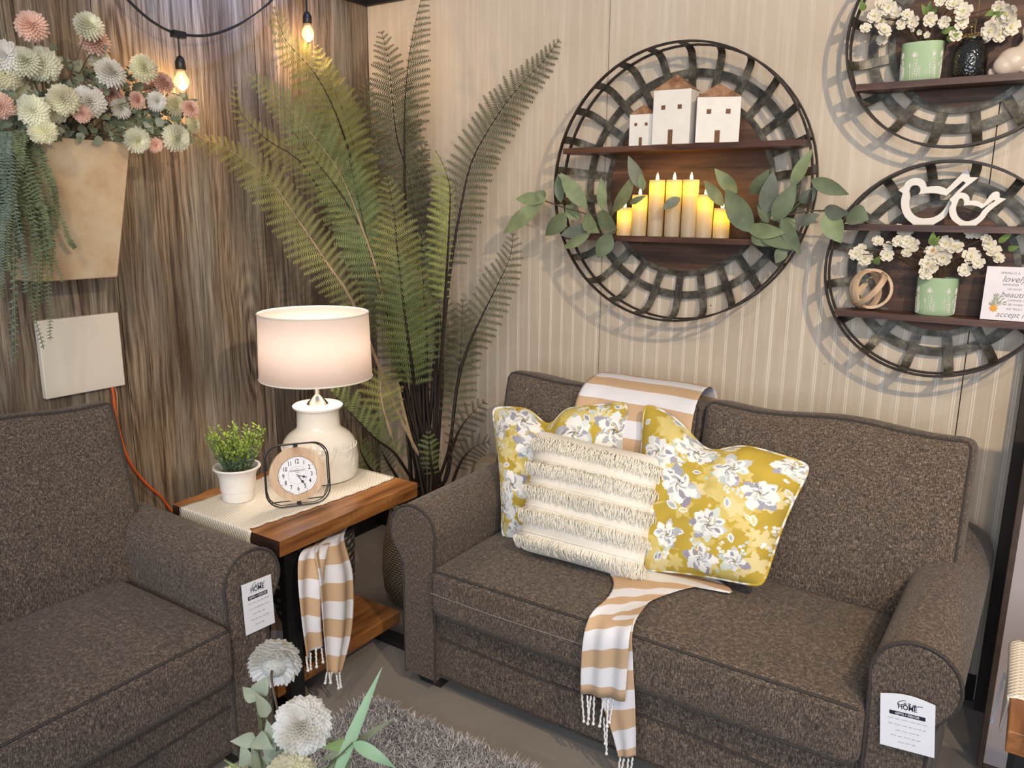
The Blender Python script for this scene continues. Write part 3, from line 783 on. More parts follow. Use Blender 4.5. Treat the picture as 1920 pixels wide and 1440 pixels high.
# ------------------------------------------------------------------ flameless candles
cx_ = [1.283, 1.339, 1.400, 1.461, 1.520, 1.573, 1.631]; ch_ = [.095, .138, .186, .186, .186, .138, .095]
cl_ = ['short flameless candle at the left end of the candle row', 'middle height flameless candle, second from the left of the row', 'tall flameless candle, leftmost of the three tallest',
       'tall flameless candle at the very centre of the row', 'tall flameless candle, rightmost of the three tallest', 'middle height flameless candle, second from the right of the row', 'short flameless candle at the right end of the candle row']
for x, h, lb in zip(cx_, ch_, cl_):
    y = -.098; z0 = 1.4135; r = .0262
    root = thing('pillar_candle', lb, 'candle', (x, y, z0), 'flameless candles on the lower shelf')
    mb = MB(); mb.lathe([(r, 0), (r, h)], (x, y, z0), 32, cap=False)
    mb.lathe([(0, h - .010), (r * .8, h - .009), (r - .0035, h - .004), (r, h)], (x, y, z0), 32, cap=False)
    mb.build('wax_body', MAT['candle_wax'], root)
    mb = MB(); mb.lathe([(0.001, h - .010), (.0035, h - .004), (.0055, h + .005), (.0042, h + .013), (.0008, h + .024)], (x, y, z0), 12); mb.build('flame', MAT['led_flame'], root)
    light('candle_glow', 'POINT', (x, y, z0 + h - .030), .11, (1.0, .60, .0), shadow_soft_size=.006)
    light('candle_flame_glow', 'POINT', (x, y - .004, z0 + h + .034), .060, (1.0, .52, .06), shadow_soft_size=.006)

# ------------------------------------------------------------------ leaves, blossoms
def leaf(mb, a, b, w, nrm, curl=.12, mat=0, n=7, broad=.45):
    a = np.array(a, float); b = np.array(b, float); d = b - a; L = np.linalg.norm(d); d = d / L
    nrm = unit(nrm - d * (nrm @ d)); s_ = np.cross(nrm, d); vs = []
    for i in range(n):
        t = i / (n - 1); c = a + d * L * t + nrm * (math.sin(t * math.pi) * curl * L)
        ww = w / 2 * (math.sin(math.pi * t ** (.63 if broad < .5 else (.84 if broad == .6 else .5)))) ** .9 if 0 < i < n - 1 else 0.0006
        vs += [c - s_ * ww + nrm * ww * .25, c, c + s_ * ww + nrm * ww * .25]
    fs = []
    for i in range(n - 1):
        fs += [(i * 3, i * 3 + 1, i * 3 + 4, i * 3 + 3), (i * 3 + 1, i * 3 + 2, i * 3 + 5, i * 3 + 4)]
    mb.add(vs, fs, mat)
VIEW = lambda p: unit(CAM - np.array(p))
def garland(label, stem, leaves, y0, mats):
    S = [at(x, y, 1, yy) for x, y, yy in stem]
    root = thing('eucalyptus_garland', label, 'garland', S[0])
    mb = MB(); mb.tube(smoothpath(S, 24), .0025, 6); mb.build('stem', MAT['stem_brown'], root)
    for k, (x0, y0_, x1, y1_, w_, *o) in enumerate(leaves):
        yy = (o[0] if o else y0) 
        a = at(x0, y0_, 1, yy + rng.uniform(-.01, .01)); b = at(x1, y1_, 1, yy - rng.uniform(.0, .03)); px2m = np.linalg.norm(a - CAM) / FPX
        mb = MB(); nn = unit(VIEW(a) + rng.uniform(-.45, .45, 3)); leaf(mb, a, b, w_ * px2m * 1.25, nn, rng.uniform(.03, .10), n=9, broad=.6)
        j = int(np.argmin([np.linalg.norm(a - q) for q in S])); (mb.tube([a, (a + S[j]) / 2 + V(0, 0, -.004), S[j]], .0011, 4) if np.linalg.norm(a - S[j]) < .075 else None)
        mb.build('leaf', MAT[mats[k % len(mats)]], root)
garland('eucalyptus garland spilling left of the candles', [(1152, 434, -.12), (1135, 425, -.135), (1110, 405, -.145), (1060, 390, -.15), (1020, 376, -.16)],
 [(1100, 391, 1051, 324, 24), (1052, 380, 1046, 327, 15), (1081, 390, 1060, 335, 18), (1025, 375, 967, 373, 20), (1021, 374, 1004, 359, 18), (1018, 380, 944, 438, 24), (1060, 398, 1022, 442, 27),
  (1107, 428, 1051, 441, 20), (1107, 438, 1056, 466, 15), (1145, 436, 1120, 484, 26), (1130, 395, 1127, 332, 15), (1150, 398, 1190, 324, 19, -.13), (1207, 357, 1178, 292, 20, -.15), (1207, 357, 1200, 325, 12, -.15), (1122, 398, 1158, 432, 28), (1095, 403, 1124, 437, 24), (1180, 382, 1211, 367, 9, -.16), (1276, 371, 1241, 393, 15, -.165),
  (1085, 410, 1060, 385, 20, -.1), (1120, 420, 1090, 425, 20, -.1)], -.155, ['eucalyptus_pale', 'eucalyptus', 'eucalyptus_grey', 'eucalyptus_pale', 'eucalyptus'])
garland('eucalyptus garland spilling right of the candles over the shelf rim', [(1368, 430, -.11), (1420, 425, -.13), (1470, 405, -.15), (1530, 395, -.15), (1590, 398, -.14)],
 [(1411, 436, 1361, 354, 34), (1395, 400, 1380, 427, 10), (1450, 414, 1493, 343, 27), (1483, 352, 1524, 278, 18), (1408, 364, 1441, 317, 24), (1434, 402, 1450, 320, 26), (1425, 438, 1484, 468, 24), (1400, 428, 1475, 436, 22),
  (1466, 408, 1502, 478, 20), (1500, 422, 1538, 402, 18), (1520, 337, 1592, 365, 21), (1548, 396, 1578, 456, 30), (1588, 402, 1629, 412, 30), (1545, 393, 1592, 399, 22), (1357, 387, 1320, 338, 17, -.12), (1382, 362, 1340, 316, 20, -.12),
  (1470, 463, 1454, 494, 18), (1440, 452, 1500, 470, 12), (1440, 418, 1420, 380, 22), (1490, 410, 1462, 440, 24, -.12), (1410, 440, 1440, 462, 18), (1500, 380, 1530, 350, 20, -.12)], -.155, ['eucalyptus', 'eucalyptus_grey', 'eucalyptus', 'eucalyptus_pale'])

def blossom_mesh(c, r, nrm, heart=True, petals=5, mb=None, hb=None):
    nrm = unit(nrm); u = unit(np.cross(nrm, V(.2, .3, .9))); v = np.cross(nrm, u)
    for ly in range(2):
        for k in range(petals):
            a = 2 * math.pi * (k + ly * .5) / petals + rng.uniform(-.12, .12); d = u * math.cos(a) + v * math.sin(a); s_ = v * math.cos(a) - u * math.sin(a)
            rr = r * (1 - .28 * ly) * rng.uniform(.9, 1.05); w_ = rr * .46; lift = .10 + .28 * ly; vs = []
            for t, wf in ((.05, .12), (.35, .55), (.68, .95), (.93, .80), (.97, .35)):
                p = c + d * rr * t + nrm * rr * lift * t * t; vs += [p - s_ * w_ * wf + nrm * w_ * .22 * wf, p, p + s_ * w_ * wf + nrm * w_ * .22 * wf]
            fs = []
            for i in range(4): fs += [(i * 3, i * 3 + 1, i * 3 + 4, i * 3 + 3), (i * 3 + 1, i * 3 + 2, i * 3 + 5, i * 3 + 4)]
            mb.add(vs, fs)
    for k in range(9):
        a = rng.uniform(0, 6.28); q = c + (u * math.cos(a) + v * math.sin(a)) * r * .14 + nrm * r * .22; hb.sphere(q, r * .07, 5, 4)
def spray(label, base, pts, y0, yolk=(), leaves=()):
    root = thing('blossom_spray', label, 'artificial flowers', base)
    sb = MB()
    for k, (x, y, r) in enumerate(pts):
        yy = y0 + rng.uniform(-.035, .02); c = at(x, y, 1, yy)
        nn = unit(VIEW(c) + rng.uniform(-.55, .55, 3) + V(0, 0, .15))
        mb, hb = MB(), MB(); blossom_mesh(c, r, nn, mb=mb, hb=hb)
        o = mb.build('blossom', MAT['blossom_white'], root); hb.build('blossom_heart', MAT['blossom_yolk' if k in yolk else 'blossom_heart'], o)
        mid = (c + np.array(base)) / 2 + V(rng.uniform(-.01, .01), .01, .03)
        sb.tube(smoothpath([np.array(base), mid, c - nn * .004], 6), .0013, 4)
    sb.build('twigs', MAT['stem_brown'], root)
    lb = MB()
    for x0, y0_, x1, y1_, w_ in leaves:
        a = at(x0, y0_, 1, y0); b = at(x1, y1_, 1, y0 - .02); leaf(lb, a, b, w_ * .0019, VIEW(a), .08)
    if leaves: lb.build('leaves', MAT['leaf_green'], root)
def green_pot(label, cx, cy, z0, w_, h, d):
    root = thing('flower_pot', label, 'flower pot', (cx, cy, z0), 'sage green pots with white flower drawings')
    mb = MB(); n = 48; prof = [(.0, 0), (.86, 0), (.93, .03), (.97, .2), (1, .6), (1.0, 1.0), (.95, 1.0), (.93, .8), (0, .8)]; vs = []
    for r, z in prof:
        for j in range(n):
            a = 2 * math.pi * j / n; e = 2 / 2.6
            vs.append(V(cx + r * w_ / 2 * abs(math.cos(a)) ** e * np.sign(math.cos(a)), cy + r * d / 2 * abs(math.sin(a)) ** e * np.sign(math.sin(a)), z0 + z * h))
    mb.add(vs, [(i * n + j, i * n + (j + 1) % n, (i + 1) * n + (j + 1) % n, (i + 1) * n + j) for i in range(len(prof) - 1) for j in range(n)])
    pot = mb.build('pot', MAT['sage_glaze'], root)
    mb = MB()
    def S(u, z):   # point on the front surface, u in -1..1
        a = -math.pi / 2 + u * 1.25; e = 2 / 2.6
        k = .97 + .03 * min(1, z / .6)
        return V(cx + (k * w_ / 2 + .0006) * abs(math.cos(a)) ** e * np.sign(math.cos(a)), cy + (k * d / 2 + .0006) * abs(math.sin(a)) ** e * np.sign(math.sin(a)), z0 + z * h)
    for u0 in (-.75, -.15, .45, .95):
        for du, top, kind in ((0, .62, 0), (-.14, .40, 1), (.08, .50, 2), (.15, .33, 2)):
            u = u0 + du; mb.tube([S(u - du * .25, .05), S(u, top)], .0005, 4)
            if kind == 0:
                for a in np.linspace(-.2, math.pi + .2, 11): mb.tube([S(u, top), S(u + .12 * math.cos(a), top + .13 * math.sin(a))], .0007, 4)
            elif kind == 1:
                for a in np.linspace(0, 2 * math.pi, 9)[:-1]: mb.tube([S(u, top), S(u + .07 * math.cos(a), top + .07 * math.sin(a))], .0005, 4)
            else:
                for t in np.linspace(.3, 1, 6):
                    for sg in (-1, 1): mb.tube([S(u, top * t), S(u + sg * .035, top * t + .035)], .0008, 4)
    mb.build('flower_drawing', MAT['white_paint'], pot)
green_pot('sage green pot on the upper right shelf beside the dark glass vase', 2.163, -.062, 1.8585, .107, .103, .075)
green_pot('sage green pot on the lower right shelf between wooden rings and sign', 2.272, -.062, 1.2095, .107, .108, .075)
k5 = 1
spray('white blossom branches in the pot on the upper right shelf', (2.165, -.06, 1.945), [(1653, 11, .024), (1666, 13, .022), (1640, 31, .022), (1623, 53, .016), (1653, 37, .024), (1657, 57, .024), (1655, 74, .018), (1681, 24, .017), (1701, 28, .016), (1712, 40, .018), (1743, 37, .020), (1771, 42, .018), (1789, 8, .022), (1806, 22, .024), (1802, 41, .022), (1791, 66, .020), (1710, 56, .008), (1724, 61, .008), (1738, 66, .01), (1690, 45, .016), (1762, 2, .015),
   (1872, 13, .018), (1859, 56, .026), (1874, 40, .026), (1891, 24, .026), (1872, 66, .022), (1896, 50, .024), (1846, 66, .020)], -.085, (), [(1740, 28, 1728, 8, 9), (1741, 28, 1744, 2, 9), (1745, 28, 1760, 12, 8), (1765, 60, 1800, 50, 9), (1860, 30, 1885, 22, 9), (1862, 22, 1846, 30, 8), (1620, 20, 1614, 0, 10), (1775, 75, 1800, 62, 10)])
spray('white blossom branches in the pot on the lower right shelf', (2.272, -.06, 1.30), [(1622, 484, .024), (1605, 476, .022), (1614, 467, .018), (1646, 452, .018), (1663, 478, .022), (1665, 461, .016), (1686, 427, .017), (1697, 437, .022), (1684, 452, .018), (1701, 453, .020), (1712, 459, .022), (1702, 473, .018), (1751, 471, .028), (1774, 456, .022), (1791, 463, .024), (1770, 483, .024), (1740, 495, .024), (1736, 512, .022), (1748, 503, .018), (1822, 480, .026), (1809, 507, .020), (1834, 493, .018), (1819, 438, .016), (1836, 440, .014), (1850, 447, .015), (1860, 470, .024), (1855, 458, .018), (1872, 484, .018)], -.085, (12,), [(1748, 460, 1750, 433, 12), (1750, 460, 1762, 442, 9), (1872, 455, 1903, 432, 9), (1890, 468, 1912, 462, 9), (1640, 495, 1650, 480, 12)])

# dark glass vase with clear straws
root = thing('glass_vase', 'dark crackled glass vase with a gold rim on the upper right shelf', 'vase', (2.283, -.065, 1.8585))
mb = MB(); mb.lathe([(0, 0), (.036, 0), (.041, .008), (.042, .05), (.040, .072), (.030, .092), (.025, .097), (.026, .104), (.024, .104), (.022, .095), (.036, .07), (.037, .01), (0, .006)], (2.283, -.065, 1.8585), 40, cap=False)
vb = mb.build('vase_body', MAT['mercury_glass'], root)
mb = MB(); mb.tube([V(2.283 + .0255 * math.cos(a), -.065 + .0255 * math.sin(a), 1.8585 + .105 + .002 * math.sin(5 * a)) for a in np.linspace(0, 6.283, 40)[:-1]], .0022, 6, closed=True)
for a in np.linspace(0, 6.2, 22): mb.sphere((2.283 + .026 * math.cos(a), -.065 + .026 * math.sin(a), 1.8585 + .109 + .004 * rng.random()), .003, 5, 4)
mb.build('gold_trim', MAT['gold_wire'], root)
wr = thing('wire_stems', 'gold wire stems standing up out of the dark glass vase', 'decor', (2.283, -.065, 1.87))
for dx, dz in ((.006, .20), (-.006, .12), (.045, .16)):
    mb = MB(); mb.tube([V(2.283, -.065, 1.875), V(2.283 + dx * .4, -.068, 1.96), V(2.283 + dx, -.07, 1.87 + dz)], .0014, 6); mb.sphere((2.283 + dx, -.07, 1.87 + dz), .004, 8, 6); mb.build('stem', MAT['gold_wire'], wr)

# ceramic rabbit (partly outside the frame)
mb = MB(); bx_, bz_ = 2.385, 1.8585
mb.sphere((bx_, -.065, bz_ + .036), .036, 20, 14, 0, (1.15, .9, 1)); mb.sphere((bx_ - .018, -.078, bz_ + .026), .026, 16, 12, 0, (1.1, .7, 1)); mb.sphere((bx_ + .026, -.065, bz_ + .055), .026, 16, 12, 0, (.95, .85, 1.3))
mb.sphere((bx_ + .040, -.066, bz_ + .092), .023, 16, 12, 0, (1.15, .9, .95)); mb.sphere((bx_ + .020, -.060, bz_ + .108), .011, 12, 10, 0, (.9, .6, 2.0)); mb.sphere((bx_ + .034, -.075, bz_ + .112), .010, 12, 10, 0, (.8, .6, 2.2))
mb.sphere((bx_ - .050, -.068, bz_ + .012), .0085, 12, 8, 0, (.8, .8, 1.4)); mb.sphere((bx_ - .042, -.067, bz_ + .010), .009, 10, 8); mb.sphere((bx_ + .034, -.078, bz_ + .012), .013, 12, 8, 0, (1.5, .7, .8)); mb.sphere((bx_ + .062, -.066, bz_ + .088), .010, 10, 8)
rb = mb.build('rabbit_figurine', MAT['bunny_ceramic'], auto=0)
md = rb.modifiers.new('remesh', 'REMESH'); md.mode = 'VOXEL'; md.voxel_size = .0028; md.use_smooth_shade = True
md = rb.modifiers.new('smooth', 'SMOOTH'); md.factor = .8; md.iterations = 5
tag(rb, 'crouching glazed ceramic rabbit at the right end of the upper right shelf', 'figurine')

# outline birds
def outline(name, outer, inner, O, X, Y, Z, th, mat, label, cat, group=None, px=None):
    cu = bpy.data.curves.new(name, 'CURVE'); cu.dimensions = '2D'; cu.fill_mode = 'BOTH'; cu.extrude = th / 2; cu.bevel_depth = .0006
    for loop in (outer, inner):
        sp = cu.splines.new('BEZIER'); sp.bezier_points.add(len(loop) - 1); sp.use_cyclic_u = True
        for bp, q in zip(sp.bezier_points, loop):
            bp.co = (q[0], q[1], 0); bp.handle_left_type = bp.handle_right_type = 'AUTO' if len(q) < 3 else 'VECTOR'
    t = bpy.data.objects.new(name, cu); COL.objects.link(t)
    me = bpy.data.meshes.new_from_object(t.evaluated_get(bpy.context.evaluated_depsgraph_get())); bpy.data.objects.remove(t)
    for v in me.vertices:
        p = O + X * v.co.x + Y * v.co.y + Z * (v.co.z + th / 2); v.co = tuple(p)
    me.materials.append(mat); o = bpy.data.objects.new(name, me); COL.objects.link(o); return tag(o, label, cat, group)
big_o = [(180, 385, 1), (240, 345), (300, 262), (420, 222), (520, 262), (556, 345, 1), (640, 335), (750, 338), (830, 372, 1), (1120, 85, 1), (1140, 210, 1), (1250, 215, 1), (960, 470), (890, 600), (800, 750), (650, 850, 1), (380, 850, 1), (260, 730), (215, 560), (238, 425, 1)]
big_i = [(318, 400, 1), (345, 340), (405, 316), (465, 340), (478, 395), (452, 440, 1), (600, 424), (720, 432), (826, 458, 1), (1050, 258, 1), (1092, 286, 1), (870, 520), (800, 640), (700, 730), (560, 768), (430, 750), (350, 680), (322, 580), (330, 470)]
sm_o = [(880, 490), (910, 470), (960, 425), (1050, 410), (1120, 450), (1140, 520, 1), (1230, 518), (1330, 560, 1), (1520, 395), (1545, 475, 1), (1630, 490, 1), (1400, 665), (1320, 770), (1225, 850, 1), (1010, 850, 1), (900, 760), (868, 640), (905, 545, 1)]
sm_i = [(975, 545, 1), (1000, 495), (1040, 484), (1068, 520), (1065, 580, 1), (1160, 575), (1250, 590), (1310, 618, 1), (1470, 500, 1), (1495, 515, 1), (1330, 640), (1270, 720), (1180, 780), (1090, 795), (1000, 750), (960, 680), (955, 600)]
def pxy(q, y):
    p = at(1660 + q[0] / 7.2, 300 + q[1] / 7.2, 1, y); return (p[0], p[2]) + tuple(q[2:])
def bird(label, o_, i_, y):
    A = [pxy(q, y) for q in o_]; B = [pxy(q, y) for q in i_]; zmin = min(a[1] for a in A); x0 = A[0][0]; dz = 1.4655 - zmin
    A = [(a[0] - x0, a[1] - zmin) + a[2:] for a in A]; B = [(a[0] - x0, a[1] - zmin) + a[2:] for a in B]
    return outline('bird_cutout', A, B, V(x0, y, 1.4658), V(1, 0, 0), V(0, 0, 1), V(0, 1, 0), .016, MAT['white_paint'], label, 'ornament', 'white bird outlines on the shelf')
bird('larger white wooden bird outline, behind and left of the smaller bird', big_o, big_i, -.066)
bird('smaller white wooden bird outline in front of the larger bird', sm_o, sm_i, -.090)

# interlocked wooden rings
rc = at(1629, 541, 1, -.062); root = thing('wooden_rings', 'interlocked pale wooden rings standing on the lower right shelf', 'ornament', (rc[0], rc[1], 1.2095))
rc[2] = 1.2095 + .0635
for nrm_, rr, cofs in ((V(.25, -1, .18), .060, V(.006, 0, 0)), (V(-.66, -.35, .60), .062, V(0, -.002, 0)), (V(.95, -.5, .12), .058, V(-.004, .0, -.002))):
    nrm_ = unit(nrm_); u = unit(np.cross(nrm_, V(0, 0, 1))); v = np.cross(nrm_, u); mb = MB()
    band(mb, [rc + cofs + (u * math.cos(a) + v * math.sin(a)) * (rr - .0035) for a in np.linspace(0, 2 * math.pi, 49)[:-1]], nrm_, .017, .009, closed=True)
    mb.build('ring', MAT['oak_light'], root, bevel=.001)
# sign
sx0, sx1, sz0, sz1 = 2.391, 2.520, 1.2095, 1.357
lean = R(9); X = V(1, 0, 0); Y = V(0, math.sin(lean), math.cos(lean)); Z = np.cross(X, Y); O = V(sx0, -.095, sz0)
if Z[1] > 0: Z = -Z
root = thing('quote_sign', 'small square white sign with handwriting and painted flowers on the lower right shelf', 'sign', O)
mb = MB(); mb.prism([(0, 0), (.129, 0), (.129, .147), (0, .147)], O, X, Y, Z, .010); bo = mb.build('board', MAT['sign_face'], root, smooth=False, bevel=.0008)
mb = MB(); F0 = O + Z * .0102
for k, (tx, sz_, xx, yy, sh_, sx_) in enumerate([('SPRING IS A', .0085, .058, .130, 0, 1), ('lovely', .024, .068, .113, .35, 1), ('REMINDER', .008, .062, .098, 0, 1), ('OF HOW', .008, .072, .086, 0, 1), ('beautiful', .022, .078, .071, .35, 1), ('CHANGE CAN', .008, .085, .056, 0, 1), ('BE WHEN', .008, .080, .044, 0, 1), ('WE TRULY', .008, .078, .032, 0, 1), ('accept it', .021, .072, .016, .35, 1)]):
    text_mb(mb, tx, F0 + X * xx + Y * yy, X, Y, Z, sz_, sx_, .0003, shear=sh_)
mb.build('lettering', MAT['pencil'], bo, smooth=False)
lb, yb = MB(), MB()
for q in range(26):
    a = rng.uniform(.25, 2.6); c = F0 + X * .027 + Y * .036; d = X * math.cos(a) + Y * math.sin(a); l = rng.uniform(.012, .034) * (1 if a < 1.7 else .42)
    p = c + d * l; leaf(lb, p, p + (d + X * rng.uniform(-.2, .6)) * .007, .004, Z, .02, n=4)
    lb.tube([c + Z * .0004, p + Z * .0004], .0003, 4)
lb.build('painted_leaves', MAT['leaf_dusty'], bo)
for k in range(8):
    a = k * math.pi / 4; c = F0 + X * .029 + Y * .032 + Z * .0006; leaf(yb, c, c + (X * math.cos(a) + Y * math.sin(a)) * .011, .007, Z, .0, n=5)
yb.build('painted_flower', MAT['blossom_yolk'], bo)
# ------------------------------------------------------------------ artificial fern
FB = V(.64, -.42, .10)
def keep(p):
    return V(max(.03, p[0]), min(-.03, p[1]), p[2])
def frond(root, path, Lmax, s0, mat, depths, stem_r=.0065, tan_stem=False, sides=(1, 1), npn=29, tooth=15, tilt=.0, toward=None):
    k = len(path)
    P = [dp(x, y, d) for (x, y), d in zip(path, depths)]      # tip first
    P = [keep(p) for p in P]
    b = FB + V(rng.uniform(-.05, .05), rng.uniform(-.05, .05), 0)
    P = P + [b + V(0, 0, .30), b]
    pts = smoothpath(P, 90); cum = [0]
    for a_, b_ in zip(pts[:-1], pts[1:]): cum.append(cum[-1] + np.linalg.norm(b_ - a_))
    tot = cum[-1]
    def pos(s):
        L = s * tot; i = int(np.clip(np.searchsorted(cum, L) - 1, 0, len(pts) - 2)); f = (L - cum[i]) / max(1e-9, cum[i + 1] - cum[i])
        return pts[i] + (pts[i + 1] - pts[i]) * f, unit(pts[i + 1] - pts[i])
    leafy = s0 * tot; npn = int(np.clip(leafy / .0245, 9, 42))
    mb = MB()
    for i in range(npn):
        t = (i + .5) / npn                      # 0 tip .. 1 lowest pinna
        s = s0 * (t ** 1.05); c, T = pos(s); T = -T   # towards the tip
        prof = min(1, 1.75 * t ** .60) * (1 - .40 * max(0, (t - .75) / .25))
        L = Lmax * prof
        vw = VIEW(c); vw = unit(vw + V(*( rng.uniform(-.12, .12, 3)))) if toward is None else unit(np.array(toward) + rng.uniform(-.12, .12, 3))
        N = unit(vw - T * (vw @ T)); S_ = np.cross(N, T)
        for sg, on in ((1, sides[0]), (-1, sides[1])):
            if not on: continue
            ll = L * on * rng.uniform(.9, 1.06)
            ang = R(18 + 26 * (1 - t)) ; d = unit(S_ * sg * math.cos(ang) + T * math.sin(ang) + N * rng.uniform(-.28, .12) + V(0, 0, -.10))
            up = unit(T - d * (T @ d)); nn = np.cross(d, up); vs = []; fs = []; nt = max(4, int(tooth * (.35 + .65 * prof)))
            droop = V(0, 0, -1) * ll * .10
            for q in range(nt):
                a0 = q / nt; a1 = (q + .86) / nt
                c0 = c + d * ll * a0 + droop * a0 * a0; c1 = c + d * ll * a1 + droop * a1 * a1
                tl = ll * .19 * (1 - a0) ** .6 + .0026; mid = (c0 + c1) / 2 + d * tl * .35
                b0 = len(vs); vs += [c0, c1, mid + up * tl + nn * tl * .12, mid - up * tl + nn * tl * .12]; fs += [(b0, b0 + 1, b0 + 2), (b0 + 1, b0, b0 + 3)]
            mb.add(vs, fs)
    fo = mb.build('frond', mat, root, smooth=False)
    sb = MB(); n = 40; ss = np.linspace(0, 1, n); rs = [max(.0009, stem_r * min(1, (s_ / max(.05, s0)) ** 1.1 if s_ < s0 else 1)) for s_ in ss]
    lim = n
    sb.tube([pos(s_)[0] for s_ in ss], rs, 6)
    sb.build('stem', MAT['fern_stem_tan' if tan_stem else 'fern_stem'], fo)
fern = thing('artificial_fern', 'tall artificial fern with arching fronds in the corner behind the lamp', 'fern', (.64, -.42, .05))
O_, G_, D_, Lm, B_ = [MAT[n] for n in ('fern_olive', 'fern_green', 'fern_dark', 'fern_lime', 'fern_brown')]
